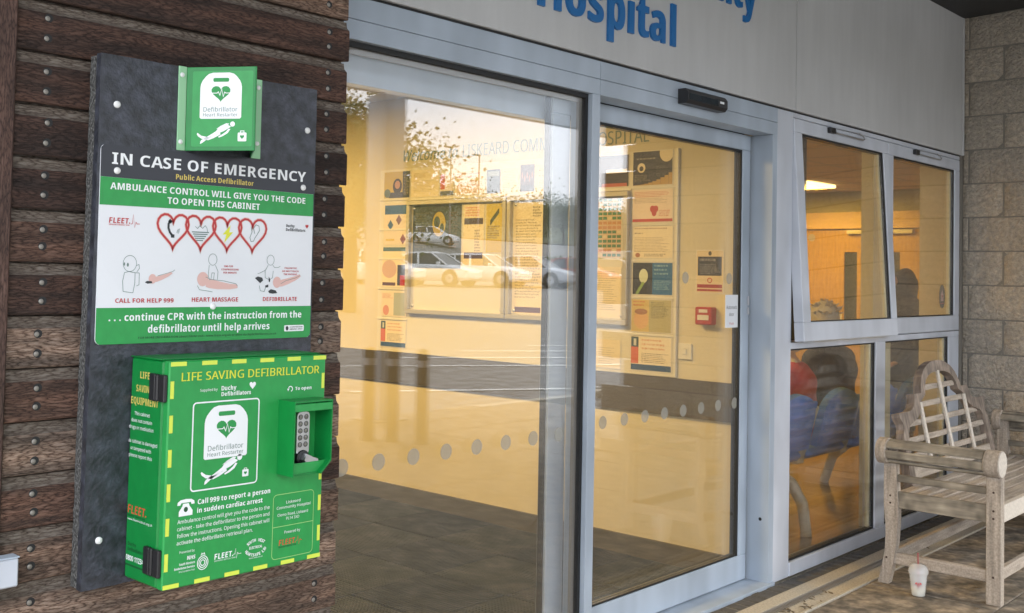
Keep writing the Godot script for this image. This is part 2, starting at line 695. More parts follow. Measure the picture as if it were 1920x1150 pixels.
	vary(kb, fine, Vector3(3, 3, 3), fine, 0.1)
	var bk := mat("brick_dark", 0.12, 0.112, 0.10, 0.8)
	vary(bk, fine, Vector3(6, 6, 6), fine, 0.1)
	var dr := mat("drain_debris", 0.46, 0.35, 0.22, 0.95)
	vary(dr, noise(84, 0.12, 4, 0.25, 1.0, 512), Vector3(3, 3, 3), noise(84, 0.12, 4, 0.0, 1.0, 512), 0.8)
	var asph := mat("asphalt", 0.30, 0.30, 0.29, 0.9)
	vary(asph, noise(85, 0.02, 4, 0.6, 1.0, 512), Vector3(0.25, 0.25, 0.25))
	mat("road_paint", 0.78, 0.78, 0.74, 0.7)
	var gr := mat("grass_bank", 0.10, 0.13, 0.05, 0.95)
	vary(gr, noise(86, 0.03, 4, 0.5, 1.0, 256), Vector3(0.15, 0.15, 0.15))
	mat("soffit", 0.030, 0.032, 0.035, 0.6)
	mat("fascia", 0.50, 0.55, 0.60, 0.5)
	# inside
	var wl := mat("lobby_wall", 0.70, 0.62, 0.43, 0.55)
	vary(wl, noise(91, 0.006, 3, 0.93, 1.0, 256), Vector3(0.5, 0.5, 0.5))
	mat("dado", 0.085, 0.075, 0.062, 0.6)
	mat("skirting", 0.085, 0.078, 0.065, 0.5)
	mat("ceiling_tile", 0.62, 0.58, 0.50, 0.9)
	var mt := mat("mat_rib", 0.016, 0.023, 0.032, 0.95)
	vary(mt, fine, Vector3(4, 4, 4))
	var mg := mat("mat_rib_turned", 0.022, 0.030, 0.040, 0.95)
	vary(mg, fine, Vector3(4, 4, 4))
	mat("display_board", 0.70, 0.65, 0.53, 0.5)
	mat("case_metal", 0.50, 0.47, 0.40, 0.4, 0.3)
	mat("vinyl_floor", 0.17, 0.125, 0.075, 0.16)
	mat("waiting_wall", 0.42, 0.40, 0.17, 0.8)
	mat("waiting_ceiling", 0.70, 0.58, 0.42, 0.9)
	mat("cream_wall", 0.62, 0.55, 0.33, 0.7)
	var od := mat("door_wood", 0.64, 0.39, 0.04, 0.4)
	vary(od, noise(92, 0.02, 4, 0.85, 1.0, 256), Vector3(6, 0.6, 6))
	mat("pelmet", 0.74, 0.52, 0.22, 0.5)
	mat("vision_glass", 0.07, 0.075, 0.05, 0.1)
	mat("chair_blue", 0.05, 0.17, 0.55, 0.5)
	mat("chair_beige", 0.44, 0.41, 0.32, 0.45)
	mat("red_box", 0.45, 0.05, 0.04, 0.4)
	mat("cream_plastic", 0.72, 0.68, 0.58, 0.4)
	mat("curtain", 0.62, 0.58, 0.38, 0.9)
	var cloth := mat("painted_figure", 1, 1, 1, 0.8)
	cloth.vertex_color_use_as_albedo = true
	# cup
	var cp := mat("clear_plastic", 0.9, 0.93, 0.95, 0.12)
	cp.transparency = BaseMaterial3D.TRANSPARENCY_ALPHA
	cp.albedo_color.a = 0.30
	mat("milk", 0.78, 0.74, 0.60, 0.6)
	mat("straw", 0.32, 0.10, 0.09, 0.5)
	# outside
	mat("car_white", 0.80, 0.82, 0.84, 0.25)
	mat("car_silver", 0.48, 0.50, 0.53, 0.25)
	mat("car_dark", 0.05, 0.055, 0.065, 0.22)
	mat("car_red", 0.30, 0.03, 0.03, 0.25)
	mat("car_glass", 0.02, 0.03, 0.04, 0.06)
	mat("tyre", 0.02, 0.02, 0.02, 0.9)
	mat("rim", 0.5, 0.5, 0.52, 0.35, 0.8)
	mat("lamp_red", 0.5, 0.02, 0.02, 0.2)
	mat("lamp_clear", 0.75, 0.78, 0.8, 0.15)
	mat("bark", 0.10, 0.075, 0.05, 0.95)
	for i in 3:
		var t: Array = [[0.055, 0.085, 0.03], [0.09, 0.10, 0.04], [0.075, 0.06, 0.03]][i]
		var m := mat("leaf_%d" % i, t[0], t[1], t[2], 0.8)
		m.backlight_enabled = true
		m.backlight = Color(0.2, 0.25, 0.1)


# ---------------------------------------------------------------- ground and building shell

func ground_y(x: float, z: float) -> float:
	var t := clampf((z - 13.0) / 20.0, 0, 1)
	var y := 1.05 * t * t * (3 - 2 * t)
	var q := clampf((z - 42.0) / 30.0, 0, 1)
	y += 4.2 * q * q * (3 - 2 * q)
	var w := clampf((z - 70.0) / 60.0, 0, 1)
	return y + 9.0 * w * w * (3 - 2 * w) + (0.0 if z < 60 else sin(x * 0.05) * 0.8 * clampf((z - 60) / 20, 0, 1))


func build_ground() -> void:
	var mb := MB.new()
	var xs := [-160.0, -80.0, -40.0, -20.0, -8.0, 0.0, 8.0, 16.0, 24.0, 32.0, 40.0, 50.0, 65.0, 85.0, 110.0, 150.0, 220.0]
	var zs := [-30.0, 5.6, 9.0, 13.0, 17.0, 21.0, 25.0, 29.0, 33.0, 42.0, 47.0, 52.0, 57.0, 62.0, 67.0, 72.0, 80.0, 90.0, 100.0, 115.0, 130.0, 200.0]
	for i in xs.size() - 1:
		for j in zs.size() - 1:
			var x0: float = xs[i]
			var x1: float = xs[i + 1]
			var z0: float = zs[j]
			var z1: float = zs[j + 1]
			var dn := -0.09
			mb.quad(Vector3(x0, ground_y(x0, z1) + dn, z1), Vector3(x1, ground_y(x1, z1) + dn, z1), Vector3(x1, ground_y(x1, z0) + dn, z0), Vector3(x0, ground_y(x0, z0) + dn, z0))
	mb.smooth(30)
	struct("ground", mb, M.asphalt, "grey tarmac car park rising gently away from the hospital")
	mb = MB.new()
	for i in range(0, xs.size() - 1):
		for j in range(14, zs.size() - 1):
			var x0: float = xs[i]
			var x1: float = xs[i + 1]
			var z0: float = zs[j]
			var z1: float = zs[j + 1]
			mb.quad(Vector3(x0, ground_y(x0, z1), z1), Vector3(x1, ground_y(x1, z1), z1), Vector3(x1, ground_y(x1, z0), z0), Vector3(x0, ground_y(x0, z0), z0))
	mb.smooth(30)
	struct("grass_hill", mb, M.grass_bank, "grassy slope beyond the car park")
	# bed under the paving, then the flags
	slab("paving_bed", Vector3(-6, -0.16, -0.02), Vector3(9.5, -0.012, 5.6), M.kerb, "mortar bed under the entrance paving")
	var pav := Node3D.new()
	pav.name = numbered("pavement")
	add_child(pav)
	tag(pav, "tan stained paving flags in front of the hospital entrance", "", "", "structure")
	var w := 0.9
	var d := 0.6
	for i in range(-7, 5):
		for j in 9:
			var x0 := 5.13 + i * w
			var z0 := 0.33 + j * d
			var lift := rng.randf_range(-0.002, 0.002)
			var p := boxpart("flagstone", Vector3(x0 + 0.003, -0.05, z0 + 0.003), Vector3(x0 + w - 0.003, lift, z0 + d - 0.003), M.paving, pav, 0.004)
			p.set_meta("kind", "structure")
	# channel drain and its edges
	slab("drain_edge", Vector3(1.9, -0.05, 0.112), Vector3(7.3, 0.003, 0.190), M.kerb, "pale concrete strip between the dark bricks and the drain")
	slab("drain_edge", Vector3(1.9, -0.05, 0.312), Vector3(7.3, 0.004, 0.327), M.kerb, "thin pale concrete lip on the paving side of the drain")
	slab("drain_bed", Vector3(1.9, -0.06, 0.190), Vector3(7.3, -0.022, 0.312), M.drain_debris, "brown leaf litter lying in the channel drain")
	var dr := thing("drain_grate", "rusty slotted drain channel along the doorstep", "drain")
	boxpart("rail", Vector3(1.9, -0.02, 0.190), Vector3(7.3, 0.0, 0.197), M.dull_metal, dr)
	boxpart("rail", Vector3(1.9, -0.02, 0.304), Vector3(7.3, 0.0, 0.312), M.dull_metal, dr)
	var mb2 := MB.new()
	for i in 300:
		var x := 1.91 + i * 0.018
		mb2.box(Vector3(x, -0.018, 0.197), Vector3(x + 0.008, -0.003, 0.222), 0.0)
	var st := part("grate_teeth", mb2, M.dull_metal, dr)
	st.set_meta("kind", "stuff")
	var bs := Node3D.new()
	bs.name = numbered("brick_edging")
	add_child(bs)
	tag(bs, "row of dark bricks laid on edge along the door threshold", "", "", "structure")
	var mbb := MB.new()
	mbb.box(Vector3(0, -0.05, 0.018), Vector3(0.063, 0.0, 0.108), 0.006)
	var bm := mbb.mesh()
	for i in 72:
		var at := Transform3D(Basis(Vector3.UP, rng.randf_range(-0.02, 0.02)), Vector3(1.91 + i * 0.075, rng.randf_range(-0.004, 0.002), 0))
		put("brick", bm, M.brick_dark, bs, at)
	slab("brick_joint_bed", Vector3(1.9, -0.05, 0.012), Vector3(7.3, -0.008, 0.111), M.mortar, "grey mortar between the edging bricks")


func build_building() -> void:
	# walls behind the cladding and over the openings
	slab("facade_wall", Vector3(-6, -0.1, -0.30), Vector3(1.9, 3.5, -0.0), M.panel, "rendered wall left of the doors, behind the timber pier")
	slab("facade_wall", Vector3(1.9, 2.33, -0.30), Vector3(7.33, 3.5, -0.004), M.panel, "wall above the doors and windows, behind the white panels")
	slab("facade_wall", Vector3(7.25, -0.1, -0.25), Vector3(12.2, 3.5, -0.036), M.cream_wall, "cream inner wall at the right end of the waiting room window")
	slab("roof", Vector3(-6, 3.5, -9.0), Vector3(12.3, 3.7, 0.2), M.panel, "flat roof slab above the entrance")


func build_canopy() -> void:
	for q in [[-0.3, 6.22, 5.45, "dark canopy ceiling over the entrance"], [6.22, 9.5, 4.1, "dark canopy ceiling beside the stone wall"]]:
		var mb := MB.new()
		mb.xf = Transform3D(ALONG, Vector3(q[1], 0, 0))
		var z1: float = q[2]
		mb.prism(PackedVector2Array([Vector2(0.0, 3.25), Vector2(z1, 3.25 + z1 * 0.048), Vector2(z1, 3.47 + z1 * 0.048), Vector2(0.0, 3.47)]), q[1] - q[0])
		struct("canopy_soffit", mb, M.soffit, q[3])
	slab("canopy_beam", Vector3(-0.3, 3.265, 5.455), Vector3(14.0, 3.74, 5.55), M.fascia, "pale grey front beam of the canopy")
	for q in [[7.15, "grey canopy post reflected in the fixed glass pane"], [0.1, "grey canopy post at the left end of the canopy"], [12.6, "grey canopy post at the far right end of the canopy"]]:
		var t := thing("canopy_post", q[1], "post", "posts of the canopy")
		boxpart("shaft", Vector3(q[0] - 0.14, 0.02, 5.36), Vector3(q[0] + 0.14, 3.25, 5.64), M.frame_grey, t, 0.01)
		boxpart("base_plate", Vector3(q[0] - 0.2, -0.02, 5.3), Vector3(q[0] + 0.2, 0.02, 5.7), M.dull_metal, t, 0.004)


# ---------------------------------------------------------------- doors

func pane(called: String, p0: Vector3, p1: Vector3, parent: Node3D) -> MeshInstance3D:
	return boxpart(called, p0, p1, M.glass, parent)


func dots(parent: Node3D, x0: float, x1: float, y: float, z: float, step: float) -> void:
	var mb := MB.new()
	mb.xf = Transform3D(Basis(), Vector3(0, 0, z))
	mb.prism(disc(0, 0, 0.027, 0.027, 20), 0.0008)
	var m := mb.mesh()
	var x := x0
	while x < x1:
		put("glass_dot", m, M.glass_dot, parent, Transform3D(Basis(), Vector3(x, y, 0)))
		x += step


func build_facade() -> void:
	# white cladding panels above the doors
	var cl := thing("cladding", "smooth white metal cladding panels above the doors and windows", "cladding")
	for q in [[1.9, 4.942], [4.950, 7.300]]:
		boxpart("panel", Vector3(q[0], 2.3255, -0.004), Vector3(q[1], 3.249, 0.012), M.panel, cl, 0.0015)
	boxpart("corner_trim", Vector3(7.3035, 2.3255, -0.004), Vector3(7.329, 3.249, 0.016), M.panel, cl, 0.002)
	boxpart("shadow_gap", Vector3(1.9, 2.3165, -0.03), Vector3(7.30, 2.3255, -0.006), M.dark_gap, cl)
	# blue hospital name
	var sg := thing("hospital_name_sign", "raised blue lettering of the hospital name on the white panel", "sign")
	var top := Transform3D(Basis(), Vector3(0, 0, 0.012))
	for q in [["Liskeard Community", 2.25, 4.522, 2.731], ["Hospital", 2.936, 3.836, 2.4555]]:
		var mb := MB.new()
		text(mb, q[0], 1, q[1], q[2], q[3], 0.166, top, 0.0, 0.011)
		part("lettering", mb, M.sign_blue, sg)
	# the fixed screen and the frame round both bays
	var fr := thing("door_frame", "grey aluminium frame around the glazed entrance doors", "door frame")
	var z0 := -0.112
	for q in [[1.9, 3.3395], [3.3415, 4.779]]:
		boxpart("header", Vector3(q[0], 2.246, z0 - 0.03), Vector3(q[1], 2.3165, 0.0), M.frame_grey, fr, 0.0015)
		boxpart("header", Vector3(q[0], 2.183, z0 + 0.002), Vector3(q[1], 2.2445, 0.0), M.frame_grey, fr, 0.0015)
	boxpart("mullion", Vector3(3.292, 0.0, z0 + 0.004), Vector3(3.3415, 2.1825, 0.0005), M.frame_grey, fr, 0.0015)
	boxpart("jamb", Vector3(4.732, 0.0, z0 - 0.06), Vector3(4.7775, 2.1825, 0.0005), M.frame_grey, fr, 0.0015)
	boxpart("threshold", Vector3(1.9, -0.03, -0.26), Vector3(4.779, 0.010, 0.014), M.frame_grey, fr, 0.003)
	boxpart("bottom_rail", Vector3(1.9, 0.012, -0.095), Vector3(3.2915, 0.095, -0.012), M.frame_grey, fr, 0.002)
	var mb := MB.new()
	mb.xf = Transform3D(Basis(Vector3(0, 0, 1), PI / 2), Vector3(4.7316, 0.31, -0.045)) * Transform3D(Basis(), Vector3.ZERO)
	mb.lathe(PackedVector2Array([Vector2(0.0085, 0), Vector2(0.0085, 0.0006), Vector2(0.0, 0.0006)]), 12)
	part("fixing_hole", mb, M.gasket, fr)
	boxpart("track_seal", Vector3(3.2985, 2.150, -0.205), Vector3(4.735, 2.33, -0.1585), M.dark_gap, fr)
	boxpart("reflected_beam_band", Vector3(1.9, 2.082, -0.205), Vector3(3.298, 2.33, -0.1585), M.frame_grey, fr, 0.002)  # added grey box that imitates the canopy beam reflected in the pane
	# fixed pane: black gasket and two sheets
	var fx := thing("fixed_glass_pane", "large fixed glass pane left of the sliding door, with a row of dots", "window")
	boxpart("gasket", Vector3(1.9, 2.166, -0.060), Vector3(3.2915, 2.1825, -0.022), M.gasket, fx)
	boxpart("gasket", Vector3(3.276, 0.096, -0.060), Vector3(3.2915, 2.1655, -0.022), M.gasket, fx)
	boxpart("gasket", Vector3(1.9, 0.0955, -0.060), Vector3(3.2755, 0.108, -0.022), M.gasket, fx)
	boxpart("spacer", Vector3(3.258, 0.1085, -0.0535), Vector3(3.2755, 2.1655, -0.0405), M.dull_metal, fx)
	boxpart("spacer", Vector3(1.9, 2.148, -0.0535), Vector3(3.2575, 2.1655, -0.0405), M.dull_metal, fx)
	pane("glass_sheet", Vector3(1.9, 0.1085, -0.040), Vector3(3.2755, 2.1655, -0.034), fx)
	pane("glass_sheet", Vector3(1.9, 0.1085, -0.060), Vector3(3.2755, 2.1655, -0.054), fx)
	dots(fx, 1.966, 3.25, 0.873, -0.0335, 0.1495)
	# sliding leaf
	var lf := thing("sliding_door", "automatic glazed sliding door leaf in a pale grey frame", "door")
	var a := -0.157
	var b := z0
	boxpart("top_rail", Vector3(3.188, 2.105, a), Vector3(4.7165, 2.181, b), M.frame_grey, lf, 0.003)
	boxpart("bottom_rail", Vector3(3.188, 0.014, a), Vector3(4.7165, 0.136, b), M.frame_grey, lf, 0.003)
	boxpart("stile", Vector3(3.188, 0.1365, a), Vector3(3.298, 2.1045, b), M.frame_grey, lf, 0.003)
	boxpart("stile", Vector3(4.642, 0.1365, a), Vector3(4.7165, 2.1045, b), M.frame_grey, lf, 0.003)
	boxpart("gasket", Vector3(4.630, 0.1365, a + 0.004), Vector3(4.6415, 2.1045, b - 0.004), M.gasket, lf)
	boxpart("gasket", Vector3(3.2985, 2.094, a + 0.004), Vector3(4.6295, 2.1045, b - 0.004), M.gasket, lf)
	boxpart("gasket", Vector3(3.2985, 0.1365, a + 0.004), Vector3(4.6295, 0.143, b - 0.006), M.gasket, lf)
	boxpart("brush_seal", Vector3(3.180, 0.02, a + 0.01), Vector3(3.1875, 2.17, b - 0.01), M.gasket, lf)
	pane("glass_sheet", Vector3(3.2985, 0.1435, -0.130), Vector3(4.6295, 2.0935, -0.124), lf)
	pane("glass_sheet", Vector3(3.2985, 0.1435, -0.150), Vector3(4.6295, 2.0935, -0.144), lf)
	dots(lf, 3.405, 4.625, 0.873, -0.1235, 0.1505)
	for x in [4.161, 4.545]:
		dots(lf, x, x + 0.01, 1.474, -0.1235, 0.1505)
	mb = MB.new()
	mb.box(Vector3(4.700, 1.345, b), Vector3(4.7135, 1.39, b + 0.006), 0.001)
	mb.box(Vector3(4.700, 1.30, b), Vector3(4.7135, 1.335, b + 0.006), 0.001)
	part("lock_plate", mb, M.steel, lf)
	# paper notice stuck to the leaf
	var nt := thing("door_sticker", "white paper notice about the automatic door stuck on the sliding glass", "notice")
	boxpart("sheet", Vector3(4.512, 1.238, -0.1235), Vector3(4.632, 1.396, -0.1225), M.white_plate, nt)
	mb = MB.new()
	var on := Transform3D(Basis(), Vector3(0, 0, -0.1222))
	text(mb, "Automatic", 0, 4.522, 4.622, 1.328, 0.0165, on, 0, 0)
	text(mb, "door", 0, 4.548, 4.594, 1.294, 0.0165, on, 0, 0)
	part("lettering", mb, M.ink, nt)
	mb = MB.new()
	text(mb, "Push", 0, 4.552, 4.592, 1.2525, 0.011, on, 0, 0)
	part("small_lettering", mb, M.red_print, nt)
	# motion sensor
	var sn := thing("motion_sensor", "black motion sensor box on the header above the sliding door", "sensor")
	mb = MB.new()
	mb.xf = Transform3D(ALONG, Vector3(4.215, 0, 0))
	mb.prism(PackedVector2Array([Vector2(0.0, 2.222), Vector2(0.040, 2.222), Vector2(0.052, 2.236), Vector2(0.052, 2.270), Vector2(0.038, 2.286), Vector2(0.0, 2.286)]), 0.325)
	part("housing", mb, M.black_plastic, sn)
	mb = MB.new()
	mb.box(Vector3(3.90, 2.238, 0.0525), Vector3(4.135, 2.266, 0.0545), 0.001)
	part("lens", mb, M.car_glass, sn)
	mb = MB.new()
	mb.rect(4.150, 2.252, 4.185, 2.262, 0.0523)
	part("badge", mb, M.white_print, sn)


func bail(parent: Node3D, x0: float, x1: float, y: float, z: float) -> void:
	boxpart("stay_block", Vector3(x0, y - 0.014, z), Vector3(x0 + 0.062, y + 0.016, z + 0.022), M.black_plastic, parent, 0.003)
	var mb := MB.new()
	mb.tube(PackedVector3Array([Vector3(x0 + 0.05, y - 0.008, z + 0.016), Vector3(x1 - 0.02, y - 0.010, z + 0.016), Vector3(x1, y - 0.004, z + 0.016), Vector3(x1 - 0.01, y + 0.014, z + 0.014), Vector3(x1 - 0.05, y + 0.024, z + 0.008)]), [0.0042], 8)
	mb.tube(PackedVector3Array([Vector3(x1 - 0.05, y + 0.024, z + 0.008), Vector3(x0 + 0.07, y + 0.016, z + 0.012)]), [0.0015], 6)
	part("stay_wire", mb, M.steel, parent)


func sash(label: String, x0: float, x1: float, g0: float, g1: float, tilt: float) -> void:
	var y0 := 1.165
	var y1 := 2.290
	var t := thing("opening_window", label, "window", "top hung windows of the waiting room", Vector3(0, y1, -0.002))
	t.rotation.x = -tilt
	var h := y0 - y1
	var gt := 2.2195 - y1
	var gb := 1.262 - y1
	boxpart("top_rail", Vector3(x0, gt, -0.05), Vector3(x1, 0, 0.004), M.frame_white, t, 0.003)
	boxpart("bottom_rail", Vector3(x0, h, -0.05), Vector3(x1, gb, 0.004), M.frame_white, t, 0.003)
	boxpart("stile", Vector3(x0, gb + 0.0005, -0.05), Vector3(g0, gt - 0.0005, 0.004), M.frame_white, t, 0.003)
	boxpart("stile", Vector3(g1, gb + 0.0005, -0.05), Vector3(x1, gt - 0.0005, 0.004), M.frame_white, t, 0.003)
	boxpart("gasket", Vector3(g0, gt - 0.010, -0.04), Vector3(g1, gt - 0.0005, -0.003), M.gasket, t)
	boxpart("gasket", Vector3(g0, gb + 0.0005, -0.04), Vector3(g1, gb + 0.006, -0.003), M.gasket, t)
	boxpart("gasket", Vector3(g1 - 0.010, gb + 0.007, -0.04), Vector3(g1 - 0.0005, gt - 0.011, -0.003), M.gasket, t)
	boxpart("spacer", Vector3(g1 - 0.030, gb + 0.007, -0.036), Vector3(g1 - 0.0105, gt - 0.011, -0.020), M.curtain, t)
	pane("glass_sheet", Vector3(g0, gb + 0.007, -0.014), Vector3(g1 - 0.011, gt - 0.0105, -0.008), t)
	pane("glass_sheet", Vector3(g0, gb + 0.007, -0.036), Vector3(g1 - 0.031, gt - 0.0105, -0.030), t)
	bail(t, (g0 + g1) * 0.5 - 0.215, (g0 + g1) * 0.5 + 0.215, -0.022, 0.004)


func build_windows() -> void:
	var f := thing("window_frame", "pale grey window frame between the sliding door and the stone wall", "window frame")
	var b := -0.075
	boxpart("post", Vector3(4.7795, 0.0, b), Vector3(4.9405, 2.3165, 0.0), M.frame_white, f, 0.002)
	boxpart("post", Vector3(7.113, 0.0, b), Vector3(7.287, 1.1265, 0.0), M.frame_white, f, 0.002)
	boxpart("head", Vector3(4.941, 2.293, b), Vector3(7.287, 2.3165, 0.0), M.frame_white, f, 0.002)
	boxpart("mullion", Vector3(5.972, 0.072, b), Vector3(6.100, 1.1265, 0.0), M.frame_white, f, 0.002)
	boxpart("mullion", Vector3(6.095, 1.162, b), Vector3(6.115, 2.2925, -0.004), M.frame_white, f, 0.002)
	boxpart("transom", Vector3(4.941, 1.127, b), Vector3(7.287, 1.1605, 0.001), M.frame_white, f, 0.003)
	boxpart("sill", Vector3(4.941, 0.002, b), Vector3(7.1125, 0.0715, 0.006), M.frame_white, f, 0.003)
	boxpart("reveal", Vector3(4.941, 1.162, b), Vector3(4.9432, 2.2925, -0.002), M.frame_grey, f)
	boxpart("stop_bead", Vector3(4.9435, 1.162, b - 0.03), Vector3(5.222, 2.2925, -0.066), M.black_plastic, f)
	boxpart("hinge_arm", Vector3(4.9440, 1.185, -0.05), Vector3(4.956, 1.31, 0.0), M.black_plastic, f, 0.002)
	sash("left top hung window standing ajar at its foot", 4.944, 6.108, 5.027, 6.034, 0.062)
	sash("right top hung window, closed, next to the stone wall", 6.118, 7.284, 6.193, 7.196, 0.0)
	for q in [[4.9405, 5.9715, "left lower fixed window pane with the blue chairs behind it"], [6.1005, 7.1125, "right lower fixed window pane behind the garden bench"]]:
		var t := thing("fixed_window", q[2], "window", "lower fixed panes of the waiting room")
		boxpart("gasket", Vector3(q[0], 0.072, -0.05), Vector3(q[1], 0.082, -0.010), M.gasket, t)
		boxpart("gasket", Vector3(q[1] - 0.010, 0.0825, -0.05), Vector3(q[1], 1.1265, -0.010), M.gasket, t)
		boxpart("gasket", Vector3(q[0], 1.119, -0.05), Vector3(q[1] - 0.0105, 1.1265, -0.010), M.gasket, t)
		boxpart("spacer", Vector3(q[1] - 0.034, 0.0825, -0.046), Vector3(q[1] - 0.0105, 1.1185, -0.028), M.curtain, t)
		pane("glass_sheet", Vector3(q[0], 0.0825, -0.022), Vector3(q[1] - 0.0108, 1.1185, -0.016), t)
		pane("glass_sheet", Vector3(q[0], 0.0825, -0.046), Vector3(q[1] - 0.0345, 1.1185, -0.040), t)


func build_stone_wall() -> void:
	var w := thing("stone_wall", "split faced tan stone block wall right of the windows", "wall")
	boxpart("mortar", Vector3(7.346, -0.1, -0.03), Vector3(7.65, 3.49, 2.42), M.mortar, w)
	boxpart("mortar_edge", Vector3(7.292, -0.1, -0.03), Vector3(7.345, 3.249, 0.002), M.mortar, w)
	var shapes := []
	for k in 6:
		var long := 0.440 if k < 4 else 0.212
		var nx := 14 if k < 4 else 7
		var ny := 7
		var f := FastNoiseLite.new()
		f.seed = 100 + k
		f.frequency = 9.0
		f.fractal_octaves = 3
		var g := []
		for i in nx + 1:
			var row := []
			for j in ny + 1:
				var u := long * i / nx
				var v := 0.215 * j / ny
				var e := minf(minf(u, long - u), minf(v, 0.215 - v))
				var o := -0.012 + 0.016 * smoothstep(0.0, 0.035, e) + 0.011 * f.get_noise_2d(u, v) * smoothstep(-0.01, 0.03, e)
				row.append(Vector3(u, v, o))
			g.append(row)
		var mb := MB.new()
		for i in nx:
			for j in ny:
				mb.quad(g[i][j], g[i + 1][j], g[i + 1][j + 1], g[i][j + 1])
		for i in nx:
			var a: Vector3 = g[i][0]
			var b: Vector3 = g[i + 1][0]
			mb.quad(Vector3(a.x, a.y, -0.04), Vector3(b.x, b.y, -0.04), b, a)
			a = g[i][ny]
			b = g[i + 1][ny]
			mb.quad(a, b, Vector3(b.x, b.y, -0.04), Vector3(a.x, a.y, -0.04))
		for j in ny:
			var a: Vector3 = g[0][j]
			var b: Vector3 = g[0][j + 1]
			mb.quad(Vector3(a.x, a.y, -0.04), a, b, Vector3(b.x, b.y, -0.04))
			a = g[nx][j]
			b = g[nx][j + 1]
			mb.quad(a, Vector3(a.x, a.y, -0.04), Vector3(b.x, b.y, -0.04), b)
		mb.smooth(50)
		shapes.append(mb.mesh())
	# local x runs along +z of the world
	for c in range(0, 15):
		var y := 0.1125 + 0.225 * (c - 1) + 0.005
		var odd := (c % 2) == 0
		var z := 0.046 - 0.45 if odd else 0.267 - 0.45
		while z < 2.3:
			var k := rng.randi() % 4
			var at := Transform3D(SIDE, Vector3(7.334, y, z))
			if z + 0.44 > 0.05:
				if z < 0.0:
					put("block", shapes[4 + c % 2], M["stone_%d" % (rng.randi() % 3)], w, Transform3D(SIDE * Basis.from_scale(Vector3(1.19, 1, 1)), Vector3(7.334, y, 0.004)))
				else:
					put("block", shapes[k], M["stone_%d" % (rng.randi() % 3)], w, at)
			elif odd:
				var mb := MB.new()
				mb.box(Vector3(0, 0, -0.03), Vector3(0.030, 0.215, -0.004), 0.004)
				put("block", mb.mesh(), M["stone_%d" % (rng.randi() % 3)], w, Transform3D(SIDE, Vector3(7.334, y, 0.006)))
			z += 0.45


# ---------------------------------------------------------------- timber pier

